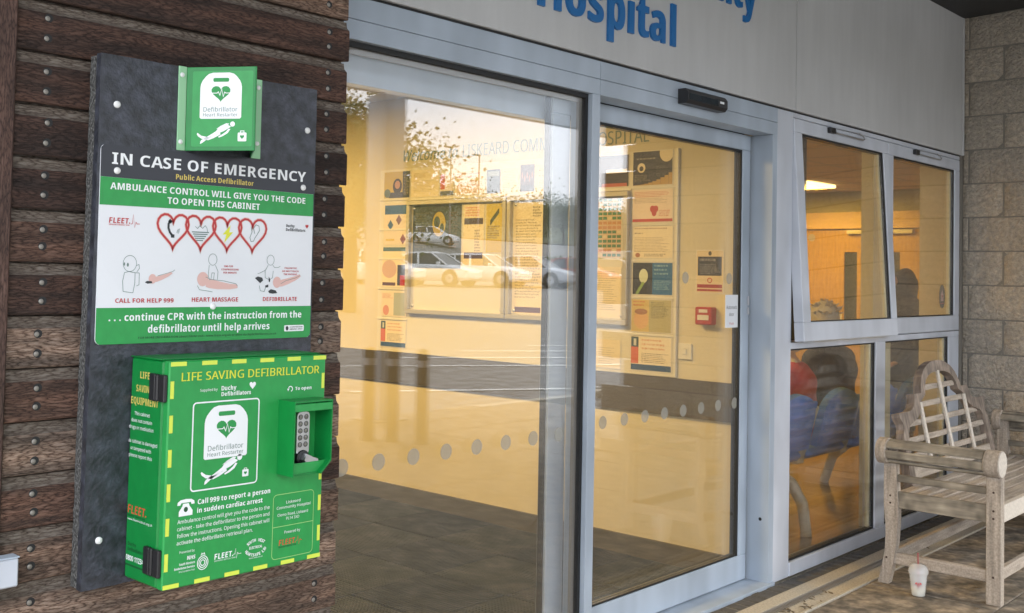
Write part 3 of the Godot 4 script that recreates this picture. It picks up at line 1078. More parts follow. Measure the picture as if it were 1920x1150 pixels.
func build_pier() -> void:
	var p := thing("timber_pier", "weathered brown timber clad pier that carries the slate board", "pier")
	boxpart("core", Vector3(0.74, -0.05, 0.0), Vector3(1.900, 3.249, 0.168), M.gasket, p)
	var pitch := 0.1159
	var x0 := 0.995
	var shade_disc := MB.new()
	shade_disc.xf = Transform3D(Basis(Vector3(1, 0, 0), PI / 2), Vector3.ZERO)
	shade_disc.lathe(PackedVector2Array([Vector2(0.0095, 0.0), Vector2(0.0095, 0.0006), Vector2(0.0, 0.0003)]), 14)  # flat dark disc: paints the crescent of shade beside the sunk screw head
	var shade_disc_m := shade_disc.mesh()
	var head := MB.new()
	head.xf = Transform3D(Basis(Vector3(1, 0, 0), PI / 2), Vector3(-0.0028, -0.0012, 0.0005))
	head.lathe(PackedVector2Array([Vector2(0.0058, 0.0), Vector2(0.0050, 0.0010), Vector2(0.003, 0.0017), Vector2(0.0, 0.0019)]), 10)
	var head_m := head.mesh()
	# tone of each board from the ground up
	var tone := [4, 2, 4, 0, 2, 4, 2, 0, 4, 0, 4, 1, 0, 3, 3, 1, 1, 1, 2, 1, 0, 3, 1, 3, 0, 1, 3, 1]
	for i in 28:
		var y := 1.364 + pitch * (i - 11)
		var x1 := 1.912 + rng.randf_range(-0.004, 0.003)
		var dz := rng.randf_range(-0.002, 0.002)
		var prof := PackedVector2Array([Vector2(-0.034, 0.003), Vector2(-0.0025, 0.0), Vector2(0, 0.003), Vector2(0, 0.083), Vector2(-0.0015, 0.0865), Vector2(-0.034, 0.0865)])
		var cove := PackedVector2Array([Vector2(-0.0015, 0.0868), Vector2(-0.006, 0.090), Vector2(-0.0115, 0.096), Vector2(-0.0135, 0.104), Vector2(-0.0145, 0.1115), Vector2(-0.026, 0.1125), Vector2(-0.027, pitch + 0.003), Vector2(-0.034, pitch + 0.0025), Vector2(-0.034, 0.0868)])
		var wid := x1 - x0 + rng.randf_range(0, 0.006)
		var mb := MB.new()
		mb.xf = Transform3D(ALONG, Vector3(x1, y, 0.202 + dz))
		mb.prism(prof, wid)
		var pl := part("plank", mb, M["plank_%d" % tone[i]], p)
		mb = MB.new()
		mb.xf = Transform3D(ALONG, Vector3(x1, y, 0.202 + dz))
		mb.prism(cove, wid)
		part("rebate", mb, M.plank_cove, pl)
		for x in [1.0665 + rng.randf_range(-0.003, 0.003), 1.8415 + rng.randf_range(-0.003, 0.003)]:
			for o in [0.0315, 0.0735]:
				var at := Transform3D(Basis(), Vector3(x + rng.randf_range(-0.002, 0.002), y + o + rng.randf_range(-0.003, 0.003), 0.2021 + dz))
				put("screw", head_m, M.dull_metal, pl, at)
				put("screw_hole_shade", shade_disc_m, M.gasket, pl, at)
	boxpart("corner_batten", Vector3(0.74, -0.05, 0.169), Vector3(0.9935, 3.249, 0.2145), M.batten, p, 0.004)
	boxpart("side_board", Vector3(1.9005, -0.05, 0.004), Vector3(1.9085, 3.249, 0.160), M.plank_1, p, 0.002)
	var bx := thing("grey_wall_box", "small pale grey box fixed low on the timber at the left edge", "box")
	boxpart("body", Vector3(0.86, 0.792, 0.2155), Vector3(1.0195, 0.852, 0.247), M.frame_white, bx, 0.003)
	boxpart("lid", Vector3(0.858, 0.8525, 0.2155), Vector3(1.0205, 0.856, 0.249), M.frame_grey, bx, 0.001)
	var w := thing("wire_hook", "thin bent wire hook sticking out of the pier edge near the header", "hook")
	var mb := MB.new()
	mb.tube(PackedVector3Array([Vector3(1.905, 2.162, 0.17), Vector3(1.918, 2.155, 0.17), Vector3(1.930, 2.130, 0.17), Vector3(1.931, 2.122, 0.17), Vector3(1.926, 2.118, 0.17), Vector3(1.910, 2.117, 0.17)]), [0.0018], 6)
	part("wire", mb, M.steel, w)


# ---------------------------------------------------------------- slate board and signs

func screw_cap(parent: Node3D, x: float, y: float, z: float, r := 0.0075) -> void:
	var mb := MB.new()
	mb.xf = Transform3D(Basis(Vector3(1, 0, 0), PI / 2), Vector3(x, y, z))
	mb.lathe(PackedVector2Array([Vector2(r, 0.0), Vector2(r * 0.96, r * 0.3), Vector2(r * 0.7, r * 0.55), Vector2(0.0, r * 0.66)]), 16)
	part("screw_cap", mb, M.screw_cap, parent)


func build_board() -> void:
	var t := thing("slate_board", "tall dark slate backing board on the timber pier", "board")
	var edge := FastNoiseLite.new()
	edge.seed = 3
	edge.frequency = 30.0
	edge.fractal_octaves = 3
	# riven outline, then a chipped side face
	var c := [Vector2(1.1525, 0.755), Vector2(1.764, 0.755), Vector2(1.764, 1.953), Vector2(1.161, 1.952)]
	var pts := PackedVector2Array()
	for i in 4:
		var a: Vector2 = c[i]
		var b: Vector2 = c[(i + 1) % 4]
		var k := int((b - a).length() / 0.02)
		for j in k:
			var q := a.lerp(b, float(j) / k)
			var nn := (b - a).normalized().orthogonal()
			pts.append(q + nn * edge.get_noise_2d(q.x, q.y) * 0.0016)
	var mb := MB.new()
	mb.prism(pts, 0.020, 0.237)
	part("slab", mb, M.slate, t)
	mb = MB.new()
	var inner := PackedVector2Array()
	for q in pts:
		var m := Vector2(1.46, 1.354)
		inner.append(m + (q - m) * Vector2(1.0, 1.0) - (q - m).sign() * (0.0018 + 0.002 * absf(edge.get_noise_2d(q.x * 3.0, q.y * 3.0))))
	mb.prism(inner, 0.032, 0.2045)
	part("rough_edge", mb, M.slate_edge, t)
	for q in [[1.2015, 1.8402], [1.7350, 1.8413], [1.1905, 0.8612], [1.745, 0.862]]:
		screw_cap(t, q[0], q[1], 0.2571, 0.0082)


func lying_figure(mb: MB, at: Vector2, w: float) -> void:
	# a person lying on the back, head to the right and raised, seen obliquely; w is the whole width
	var k := w / 100.0
	mb.flat(disc(at.x + 92 * k, at.y + 42 * k, 6.2 * k))
	mb.flat(poly([88, 36, 84, 33, 70, 25, 62, 22, 40, 12, 24, 3, 14, -4, 9, -6, 10, 0, 13, 4, 28, 12, 42, 20, 50, 25, 56, 33, 66, 39, 80, 40], at, k))
	mb.flat(poly([60, 22, 50, 16, 30, 10, 12, 14, 2, 21, 0, 18, 3, 13, 12, 7, 30, 3, 44, 8, 62, 17], at, k))
	mb.flat(poly([82, 31, 76, 24, 66, 17, 56, 12, 57, 9, 68, 13, 80, 20, 87, 30], at, k))
	mb.flat(poly([54, 31, 50, 30, 62, 38, 76, 44, 84, 43, 80, 40, 66, 38], at, k))


func bag(white: MB, green: MB, grey: MB, x0: float, y0: float, x1: float, y1: float) -> void:
	# the white defibrillator bag: rounded shoulders, slot, heart with a pulse line, two lines of words
	var w := x1 - x0
	var h := y1 - y0
	var p := PackedVector2Array()
	for q in [[0.03, 0.0], [0.97, 0.0], [1.0, 0.03], [1.0, 0.68], [0.985, 0.76], [0.95, 0.83], [0.87, 0.92], [0.80, 0.975], [0.70, 1.0], [0.30, 1.0], [0.20, 0.975], [0.13, 0.92], [0.05, 0.83], [0.015, 0.76], [0.0, 0.68], [0.0, 0.03]]:
		p.append(Vector2(x0 + q[0] * w, y0 + q[1] * h))
	white.flat(p)
	green.flat(rrect(x0 + 0.31 * w, y0 + 0.80 * h, x0 + 0.69 * w, y0 + 0.885 * h, 0.03 * h))
	green.flat(heart(x0 + 0.5 * w, y0 + 0.535 * h, 0.46 * w, 0.35 * h))
	var k := w
	var c := Vector2(x0 + 0.5 * w, y0 + 0.555 * h)
	var z := white.xf
	white.xf = green.xf * Transform3D(Basis(), Vector3(0, 0, 0.0003))
	white.line(PackedVector2Array([c + Vector2(-0.24, 0) * k, c + Vector2(-0.09, 0) * k, c + Vector2(-0.06, 0.03) * k, c + Vector2(-0.02, -0.05) * k, c + Vector2(0.02, 0.09) * k, c + Vector2(0.06, -0.08) * k, c + Vector2(0.09, 0.02) * k, c + Vector2(0.12, 0) * k, c + Vector2(0.24, 0) * k]), 0.017 * k)
	white.xf = z
	text(grey, "Defibrillator", 0, x0 + 0.09 * w, x0 + 0.91 * w, y0 + 0.155 * h, 0.098 * h, grey.xf, 0, 0)
	text(grey, "Heart Restarter", 0, x0 + 0.085 * w, x0 + 0.915 * w, y0 + 0.05 * h, 0.075 * h, grey.xf, 0, 0)


func kit(white: MB, green: MB, x: float, y: float, s: float) -> void:
	white.flat(rrect(x, y, x + s, y + s * 0.95, s * 0.12))
	white.line(poly([0.3, 0.95, 0.3, 1.12, 0.7, 1.12, 0.7, 0.95], Vector2(x, y), s), s * 0.08)
	green.flat(heart(x + s * 0.5, y + s * 0.45, s * 0.5, s * 0.45, 14))


func layer(xf: Transform3D, k: int) -> MB:
	var mb := MB.new()
	mb.xf = xf * Transform3D(Basis(), Vector3(0, 0, 0.0003 * k))
	return mb


func build_tent_sign() -> void:
	var t := thing("projecting_sign", "green tent shaped defibrillator sign at the top of the slate board", "sign")
	var z := 0.2575
	for q in [[1.353, 1.3745], [1.5605, 1.5885]]:
		boxpart("flange", Vector3(q[0], 0.281 + 1.471, z), Vector3(q[1], 0.482 + 1.471, z + 0.003), M.pale_acrylic, t, 0.001)
	for q in [[1.362, 1.932], [1.362, 1.772], [1.577, 1.932], [1.577, 1.790]]:
		screw_cap(t, q[0], q[1], z + 0.003, 0.0058)
	# two faces that meet in front; the left one carries the print
	var a := Vector3(1.3745, 1.752, z + 0.002)
	var b := Vector3(1.4675, 1.752, z + 0.153)
	var d := Vector3(1.5605, 1.752, z + 0.002)
	for k in 2:
		var p := a if k == 0 else b
		var q := b if k == 0 else d
		var x := (q - p).normalized()
		var nz := x.cross(Vector3.UP)
		var w := (q - p).length()
		var xf := Transform3D(Basis(x, Vector3.UP, nz), p)
		var mb := MB.new()
		mb.xf = xf
		mb.box(Vector3(0, 0, -0.003), Vector3(w, 0.2, 0), 0.0008)
		var f := part("face", mb, M.green_body, t)
		var rim := layer(xf, 1)
		rim.flat(rrect(0.016, 0.010, w - 0.008, 0.190, 0.004))
		part("print_field", rim, M.green, f)
		var white := layer(xf, 2)
		var green := layer(xf, 3)
		var grey := layer(xf, 3)
		bag(white, green, grey, 0.036, 0.076, w - 0.036, 0.186)
		lying_figure(white, Vector2(0.030, 0.022), 0.098)
		kit(white, green, 0.134, 0.022, 0.022)
		part("pictogram", white, M.white_print, f)
		part("heart_print", green, M.green_print, f).set_meta("kind", "stuff")
		part("lettering", grey, M.grey_ink, f)


func build_notice() -> void:
	var t := thing("emergency_notice", "green and white notice board headed in case of emergency", "notice")
	var z := 0.2575
	var x0 := 1.1655
	var x1 := 1.7575
	var mb := MB.new()
	mb.prism(rrect(x0, 1.2975, x1, 1.7475, 0.012), 0.003, z)
	part("plate", mb, M.white_plate, t)
	var xf := Transform3D(Basis(), Vector3(0, 0, z + 0.003))
	mb = layer(xf, 1)
	mb.flat(PackedVector2Array([Vector2(x0, 1.6745), Vector2(x1, 1.6740), Vector2(x1, 1.740), Vector2(x1 - 0.007, 1.7475), Vector2(x0 + 0.007, 1.7475), Vector2(x0, 1.740)]))
	part("dark_band", mb, M.dark_print, t)
	mb = layer(xf, 1)
	mb.flat(PackedVector2Array([Vector2(x0, 1.611), Vector2(x1, 1.6155), Vector2(x1, 1.6738), Vector2(x0, 1.6743)]))
	mb.flat(PackedVector2Array([Vector2(x0, 1.3795), Vector2(x0, 1.308), Vector2(x0 + 0.004, 1.3005), Vector2(x0 + 0.011, 1.2975), Vector2(x1 - 0.011, 1.2975), Vector2(x1 - 0.004, 1.3005), Vector2(x1, 1.308), Vector2(x1, 1.3795)]))
	part("green_band", mb, M.green, t)
	mb = layer(xf, 2)
	text(mb, "IN CASE OF EMERGENCY", 1, 1.1917, 1.7315, 1.7044, 0.0262, mb.xf, 0, 0)
	text(mb, "AMBULANCE CONTROL WILL GIVE YOU THE CODE", 1, 1.1898, 1.7315, 1.6472, 0.0152, mb.xf, 0, 0)
	text(mb, "TO OPEN THIS CABINET", 1, 1.3326, 1.5903, 1.6228, 0.0156, mb.xf, 0, 0)
	text(mb, ". . . continue CPR with the instruction from the", 1, 1.1955, 1.7279, 1.3494, 0.0166, mb.xf, 0, 0)
	text(mb, "defibrillator until help arrives", 1, 1.2924, 1.6292, 1.3211, 0.0172, mb.xf, 0, 0)
	mb.flat(rrect(1.6745, 1.3142, 1.7368, 1.3302, 0.003))
	part("white_lettering", mb, M.white_print, t)
	mb = layer(xf, 2)
	text(mb, "Public Access Defibrillator", 1, 1.3529, 1.5698, 1.6823, 0.0122, mb.xf, 0, 0)
	part("gold_lettering", mb, M.gold_print, t)
	mb = layer(xf, 2)
	text(mb, "FOR MORE INFORMATION about FREM visit : www.frem.org.uk or www.duchydefibrillators.co.uk", 1, 1.2688, 1.6509, 1.3075, 0.0050, mb.xf, 0, 0)
	part("small_lettering", mb, M.dark_green_ink, t)
	mb = layer(xf, 3)
	text(mb, "SOUTH WESTERN", 1, 1.6915, 1.7325, 1.3235, 0.0035, mb.xf, 0, 0)
	text(mb, "AMBULANCE SERVICE", 1, 1.6915, 1.7325, 1.3180, 0.0035, mb.xf, 0, 0)
	mb.flat(disc(1.6835, 1.3222, 0.0045, 0.0058, 12))
	text(mb, "Duchy", 1, 1.6723, 1.6990, 1.5835, 0.0072, mb.xf, 0, 0)
	text(mb, "Defibrillators", 1, 1.6723, 1.7335, 1.5735, 0.0072, mb.xf, 0, 0)
	# telephone receiver in the first heart
	mb.line(poly([1.341, 1.5835, 1.337, 1.575, 1.337, 1.566, 1.341, 1.556, 1.347, 1.549]), 0.0055)
	mb.line(poly([1.338, 1.5845, 1.345, 1.5795]), 0.008)
	mb.line(poly([1.344, 1.5475, 1.353, 1.5475]), 0.008)
	# black bits of the drawings: phone cable, the open kit
	mb.flat(poly([1.281, 1.4375, 1.286, 1.441, 1.298, 1.4405, 1.3, 1.436, 1.288, 1.4345]))
	mb.flat(poly([1.581, 1.451, 1.59, 1.455, 1.603, 1.452, 1.606, 1.445, 1.597, 1.438, 1.588, 1.445]))
	mb.flat(poly([1.612, 1.432, 1.622, 1.435, 1.622, 1.428, 1.614, 1.427]))
	mb.flat(poly([1.622, 1.418, 1.63, 1.423, 1.645, 1.42, 1.65, 1.413, 1.636, 1.4115, 1.625, 1.413]))
	mb.flat(poly([1.6225, 1.455, 1.6275, 1.448, 1.6265, 1.441, 1.623, 1.442]))
	part("black_print", mb, M.ink, t)
	mb = layer(xf, 3)
	text(mb, "FLEET.", 1, 1.1890, 1.2400, 1.5710, 0.0125, mb.xf, 0.08, 0)
	text(mb, "EMERGENCY MEDICAL TEAM", 1, 1.1890, 1.2385, 1.5662, 0.0030, mb.xf, 0, 0)
	mb.line(poly([1.2415, 1.5706, 1.2455, 1.5712, 1.2475, 1.5925, 1.2515, 1.5630, 1.2545, 1.5755, 1.2568, 1.5712, 1.2640, 1.5717]), 0.0012)
	text(mb, "CALL FOR HELP 999", 1, 1.2097, 1.3558, 1.3908, 0.0100, mb.xf, 0, 0)
	text(mb, "HEART MASSAGE", 1, 1.4040, 1.5337, 1.3922, 0.0104, mb.xf, 0, 0)
	text(mb, "DEFIBRILLATE", 1, 1.6066, 1.7121, 1.3928, 0.0102, mb.xf, 0, 0)
	for q in [["100-120", 1.490, 1.516, 1.4770], ["COMPRESSIONS", 1.483, 1.533, 1.4690], ["PER MINUTE", 1.489, 1.527, 1.4610], ["FOLLOW THE", 1.671, 1.709, 1.4755], ["DO NOT TOUCH", 1.664, 1.715, 1.4675], ["THE PATIENT", 1.668, 1.711, 1.4595]]:
		text(mb, q[0], 1, q[1], q[2], q[3], 0.0042, mb.xf, 0, 0)
	mb.flat(heart(1.7385, 1.5875, 0.0105, 0.011, 16))
	for i in 4:
		var hx: float = [1.3495, 1.4235, 1.4970, 1.5705][i]
		mb.line(heart(hx, 1.5575 + (0.0 if i < 3 else -0.0005), 0.0815, 0.082, 32), 0.0048, 0.0001 * i, true)
	part("red_print", mb, M.red_print, t)
	mb = layer(xf, 2)
	for i in 4:
		var hx: float = [1.3495, 1.4235, 1.4970, 1.5705][i]
		mb.line(heart(hx, 1.5575, 0.0815, 0.082, 32), 0.0078, 0.00008 * i, true)
	part("pink_print", mb, M.pink_print, t)
	# casualties
	for q in [[1.3, 1.441, 0.5, 0.31], [1.4325, 1.4375, 0.92, -0.15], [1.6485, 1.4335, 0.72, 0.27]]:
		var at := Vector2(q[0], q[1])
		var k: float = 0.1 * q[2]
		var rot: float = q[3]
		var b := PackedVector2Array()
		for p in [[0.10, 0.10], [0.22, 0.13], [0.5, 0.11], [0.78, 0.10], [1.0, 0.12], [1.03, 0.03], [0.8, -0.04], [0.45, -0.09], [0.2, -0.1], [0.1, -0.08]]:
			b.append(at + (Vector2(p[0], p[1]) * k * 1.05).rotated(rot))
		mb = layer(xf, 2)
		mb.flat(b)
		mb.flat(disc(at.x, at.y + 0.01 * q[2], 0.0135 * q[2] + 0.003, 0.0145 * q[2] + 0.004, 16), 0.0001)
		part("casualty_print", mb, M.pink_print, t)
	mb = layer(xf, 3)
	mb.flat(poly([1.506, 1.5805, 1.484, 1.5565, 1.4945, 1.5575, 1.489, 1.5370, 1.5135, 1.5635, 1.5025, 1.5625]))
	part("bolt_print", mb, M.yellow_print, t)
	mb = layer(xf, 3)
	# thin outlines of the helpers
	mb.line(disc(1.2425, 1.4805, 0.0165, 0.0185, 18), 0.0011, 0, true)
	mb.line(poly([1.230, 1.4595, 1.226, 1.440, 1.228, 1.4165, 1.252, 1.4135, 1.256, 1.436, 1.256, 1.4595, 1.240, 1.462]), 0.0013, 0, true)
	mb.line(poly([1.256, 1.4595, 1.2665, 1.459, 1.2665, 1.432, 1.260, 1.429]), 0.0012)
	mb.line(poly([1.2585, 1.476, 1.265, 1.4785, 1.2665, 1.470, 1.260, 1.461]), 0.0012)
	mb.flat(disc(1.2375, 1.4775, 0.0024, 0.0045, 10))
	mb.flat(disc(1.2290, 1.4790, 0.0018, 0.0040, 10))
	part("caller_outline", mb, M.grey_ink, t)
	mb = layer(xf, 3)
	mb.line(disc(1.4585, 1.4945, 0.0118, 0.0140, 16), 0.0011, 0, true)
	mb.line(poly([1.449, 1.481, 1.447, 1.455, 1.452, 1.444]), 0.0012)
	mb.line(poly([1.466, 1.481, 1.474, 1.466, 1.473, 1.446]), 0.0012)
	mb.line(poly([1.455, 1.447, 1.457, 1.462, 1.464, 1.462, 1.462, 1.446]), 0.0012)
	part("helper_outline", mb, M.grey_ink, t)
	mb = layer(xf, 3)
	mb.line(disc(1.6270, 1.4970, 0.0110, 0.0130, 16), 0.0011, 0, true)
	mb.line(poly([1.620, 1.484, 1.612, 1.471, 1.596, 1.464, 1.589, 1.462]), 0.0012)
	mb.line(poly([1.634, 1.484, 1.640, 1.478, 1.652, 1.479, 1.6575, 1.482]), 0.0012)
	mb.line(poly([1.611, 1.470, 1.612, 1.452, 1.624, 1.447, 1.634, 1.452, 1.636, 1.470]), 0.0012)
	part("helper_outline", mb, M.grey_ink, t)
	mb = layer(xf, 3)
	mb.line(poly([1.418, 1.431, 1.424, 1.421, 1.447, 1.418, 1.460, 1.416]), 0.0012)
	mb.line(poly([1.440, 1.452, 1.455, 1.446, 1.49, 1.443, 1.526, 1.436, 1.531, 1.430]), 0.0012)
	mb.line(poly([1.595, 1.432, 1.598, 1.419, 1.610, 1.417, 1.614, 1.428]), 0.0014)
	mb.line(poly([1.660, 1.437, 1.676, 1.445, 1.705, 1.452, 1.721, 1.459]), 0.0011)
	mb.line(poly([1.313, 1.453, 1.335, 1.459, 1.352, 1.464, 1.357, 1.468]), 0.0011)
	part("casualty_outline", mb, M.grey_ink, t).set_meta("kind", "stuff")
	mb = layer(xf, 3)
	# stethoscope and the helper's shirt in the hearts
	mb.line(poly([1.5655, 1.579, 1.569, 1.567, 1.563, 1.552, 1.5665, 1.542, 1.574, 1.5435, 1.578, 1.552, 1.584, 1.560, 1.591, 1.571, 1.589, 1.582, 1.580, 1.585, 1.573, 1.576, 1.577, 1.562]), 0.0015)
	mb.line(poly([1.408, 1.573, 1.414, 1.568, 1.42, 1.575, 1.428, 1.569, 1.435, 1.576, 1.44, 1.570, 1.442, 1.56]), 0.0013)
	for i in 5:
		mb.line(poly([1.399 + i * 0.003, 1.5595 - i * 0.005, 1.446 - i * 0.004, 1.5595 - i * 0.005]), 0.0026)
	for i in 3:
		mb.line(poly([1.3585 + i * 0.0025, 1.5555 - i * 0.001, 1.362 + i * 0.0025, 1.5640 + i * 0.001]), 0.0009)
	part("heart_drawings", mb, M.grey_ink, t).set_meta("kind", "stuff")
	for q in [[1.2047, 1.6898], [1.7232, 1.6894], [1.4623, 1.3804]]:
		screw_cap(t, q[0], q[1], z + 0.0035, 0.0078)


func build_cabinet() -> void:
	var at := Vector3(1.4705, 1.0165, 0.0)
	var t := thing("defibrillator_cabinet", "bright green metal defibrillator cabinet with yellow dashes, low on the slate board", "cabinet", "", at)
	t.rotation.z = deg_to_rad(-0.4)
	var hw := 0.2150
	var hh := 0.2490
	boxpart("body", Vector3(-hw, -hh, 0.2575), Vector3(hw, hh, 0.3935), M.green_body, t, 0.004)
	boxpart("door_gap", Vector3(-hw + 0.004, -hh + 0.004, 0.394), Vector3(hw - 0.004, hh - 0.004, 0.396), M.gasket, t)
	var door := boxpart("door", Vector3(-hw, -hh, 0.3965), Vector3(hw, hh, 0.4195), M.green, t, 0.003)
	boxpart("rain_lip", Vector3(-hw - 0.003, hh + 0.0005, 0.2575), Vector3(hw + 0.003, hh + 0.003, 0.392), M.green_body, t, 0.001)
	var un := Transform3D(Basis(), Vector3(-at.x, -at.y, 0.4197))
	var dash := layer(un, 1)
	for i in 6:
		var x := 1.2585 + i * 0.0776
		dash.rect(x, 1.2545, x + 0.039, 1.2640)
		dash.rect(x - 0.001, 0.7695, x + 0.038, 0.7790)
	for i in 5:
		var y := 1.1835 - i * 0.0747
		dash.rect(1.2590, y, 1.2680, y + 0.0385)
	dash.rect(1.2590, 0.808, 1.2680, 0.8465)
	for y in [1.1835, 1.034, 0.9590, 0.8840, 0.8100]:
		dash.rect(1.6735, y, 1.6820, y + 0.0375)
	for k in range(0, dash.v.size(), 6):
		var one := MB.new()
		one.v = dash.v.slice(k, k + 6)
		one.n = dash.n.slice(k, k + 6)
		one.uv = dash.uv.slice(k, k + 6)
		one.c = dash.c.slice(k, k + 6)
		part("yellow_dash", one, M.lime_print, door)
	var yl := layer(un, 1)
	text(yl, "LIFE SAVING DEFIBRILLATOR", 0, 1.2858, 1.6649, 1.2211, 0.0185, yl.xf, 0, 0)
	var bold := layer(un, 2)
	text(bold, "LIFE SAVING DEFIBRILLATOR", 0, 1.2862, 1.6653, 1.2211, 0.0185, bold.xf, 0, 0)
	part("yellow_lettering", yl, M.yellow_print, door)
	part("yellow_lettering", bold, M.yellow_print, door)
	var w := layer(un, 1)
	text(w, "Supplied by", 0, 1.3334, 1.3784, 1.1953, 0.0058, w.xf, 0, 0)
	text(w, "Duchy", 1, 1.3884, 1.4277, 1.1947, 0.0100, w.xf, 0, 0)
	text(w, "Defibrillators", 1, 1.3888, 1.4677, 1.1818, 0.0091, w.xf, 0, 0)
	w.flat(heart(1.4720, 1.2013, 0.018, 0.0175, 18))
	text(w, "To open", 1, 1.5940, 1.6430, 1.1832, 0.0078, w.xf, 0, 0)
	var arc := PackedVector2Array()
	for i in 9:
		var a := deg_to_rad(-70 + i * 28)
		arc.append(Vector2(1.5800 + cos(a) * 0.0062, 1.1870 + sin(a) * 0.0062))
	w.line(arc, 0.0022)
	w.flat(poly([1.5705, 1.1880, 1.5775, 1.1885, 1.5735, 1.1815]))
	w.line(rrect(1.3178, 0.9750, 1.4915, 1.1705, 0.008), 0.0032, 0.0, true)
	var g := layer(un, 3)
	var gy := layer(un, 3)
	var w2 := layer(un, 2)
	bag(w2, g, gy, 1.3476, 1.0415, 1.4617, 1.1610)
	lying_figure(w2, Vector2(1.3415, 0.9925), 0.110)
	kit(w2, g, 1.4510, 0.9925, 0.0170)
	text(w, "Call 999 to report a person", 1, 1.3371, 1.5307, 0.9446, 0.0112, w.xf, 0, 0)
	text(w, "in sudden cardiac arrest", 1, 1.3362, 1.5100, 0.9255, 0.0108, w.xf, 0, 0)
	var lines := ["Ambulance control will give you the code to the", "cabinet - take the defibrillator to the person and", "follow the instructions. Opening this cabinet will", "activate the defibrillator retrieval plan."]
	for i in 4:
		text(w, lines[i], 0, 1.2880, 1.5307 if i < 3 else 1.4850, 0.9075 - i * 0.0154, 0.0085, w.xf, 0, 0)
	# telephone
	w.flat(poly([1.2861, 0.948, 1.287, 0.9545, 1.294, 0.959, 1.3075, 0.9605, 1.321, 0.959, 1.328, 0.9545, 1.3292, 0.948, 1.3215, 0.9475, 1.3195, 0.9525, 1.296, 0.9525, 1.2935, 0.9475]))
	w.flat(poly([1.3005, 0.9505, 1.3145, 0.9505, 1.3165, 0.945, 1.3245, 0.934, 1.3245, 0.9235, 1.2905, 0.9235, 1.2905, 0.934, 1.2985, 0.945]))
	text(w, "Presented by", 0, 1.2956, 1.3333, 0.8418, 0.0052, w.xf, 0, 0)
	text(w, "NHS", 1, 1.3150, 1.3350, 0.8255, 0.0085, w.xf, 0.1, 0)
	text(w, "South Western", 1, 1.2960, 1.3350, 0.8155, 0.0050, w.xf, 0, 0)
	text(w, "Ambulance Service", 1, 1.2840, 1.3350, 0.8070, 0.0050, w.xf, 0, 0)
	text(w, "NHS Foundation Trust", 0, 1.2960, 1.3350, 0.8000, 0.0035, w.xf, 0, 0)
	for r in [0.0135, 0.0095, 0.0055]:
		w.line(disc(1.3549, 0.8126, r, r * 1.12, 20), 0.0018, 0.0, true)
	w.line(poly([1.350, 0.829, 1.352, 0.834, 1.355, 0.831, 1.358, 0.834, 1.360, 0.829]), 0.0016)
	text(w, "FLEET.", 1, 1.3846, 1.4340, 0.8136, 0.0125, w.xf, 0.08, 0)
	text(w, "EMERGENCY MEDICAL TEAM", 0, 1.3846, 1.4400, 0.8085, 0.0030, w.xf, 0, 0)
	w.line(poly([1.434, 0.8170, 1.4385, 0.8175, 1.4405, 0.8300, 1.4430, 0.8070, 1.4460, 0.8200, 1.4480, 0.8165, 1.4560, 0.8165]), 0.0011)
	# round badge of the electricians: curved words above and below
	for q in [["SOUTH WEST", 0.0275, 1.0], ["HEARTSAFE LTD", 0.0275, -1.0]]:
		var s: String = q[0]
		for i in s.length():
			var a: float = (i - (s.length() - 1) * 0.5) * 0.205
			var cx := Vector2(1.4955, 0.8230)
			var p: Vector2 = cx + Vector2(sin(a) * q[1], cos(a) * q[1] * 0.62 * q[2])
			var rot: float = -a * q[2] * 0.75
			var lt := Transform3D(Basis(Vector3(0, 0, 1), rot), Vector3(p.x, p.y, 0))
			if s[i] != " ":
				text(w, s[i], 1, -0.0023, 0.0023, -0.0035, 0.0070, w.xf * lt, 0, 0)
	text(w, "ELECTRICAL", 1, 1.4775, 1.5135, 0.8205, 0.0062, w.xf, 0, 0)
	text(w, "www.swe.co.uk", 0, 1.4770, 1.5150, 0.7985, 0.0032, w.xf, 0, 0)
	for q in [["Liskeard", 1.5787, 1.6200, 0.9132], ["Community Hospital", 1.5514, 1.6502, 0.9019], ["Clemo Road, Liskeard", 1.5543, 1.6437, 0.8847], ["PL14 3XD", 1.5799, 1.6177, 0.8744], ["Powered by", 1.5758, 1.6222, 0.8421]]:
		text(w, q[0], 0, q[1], q[2], q[3], 0.0066, w.xf, 0, 0)
	part("white_lettering", w, M.white_print, door)
	part("pictogram", w2, M.white_print, door)
	part("heart_print", g, M.green_print, door).set_meta("kind", "stuff")
	part("grey_lettering", gy, M.grey_ink, door)
	var pl := layer(un, 1)
	pl.line(rrect(1.5410, 0.7850, 1.6600, 0.9370, 0.010), 0.0014, 0.0, true)
	pl.line(poly([1.5415, 0.8606, 1.6595, 0.8606]), 0.0014)
	part("pale_outline", pl, M.pale_line, door)
	var rd := layer(un, 1)
	text(rd, "FLEET.", 1, 1.5600, 1.6100, 0.8156, 0.0132, rd.xf, 0.12, 0)
	rd.line(poly([1.610, 0.8200, 1.614, 0.8205, 1.616, 0.832, 1.619, 0.811, 1.622, 0.822, 1.628, 0.8195]), 0.0012)
	part("red_lettering", rd, M.orange_red_print, door)
	var bk := layer(un, 1)
	text(bk, "EMERGENCY MEDICAL TEAM", 1, 1.5600, 1.6110, 0.8098, 0.0036, bk.xf, 0, 0)
	bk.flat(disc(1.3075, 0.9375, 0.0052, 0.0058, 12), 0.0003)
	part("dark_lettering", bk, M.dark_green_ink, door)
	# left side of the body
	var sd := Transform3D(SIDE, Vector3(-hw - 0.0004, -at.y, 0))
	var sy := layer(sd, 0)
	text(sy, "LIFE", 1, 0.2975, 0.3390, 1.2200, 0.0155, sy.xf, 0, 0)
	text(sy, "SAVING", 1, 0.2822, 0.352, 1.1893, 0.0155, sy.xf, 0, 0)
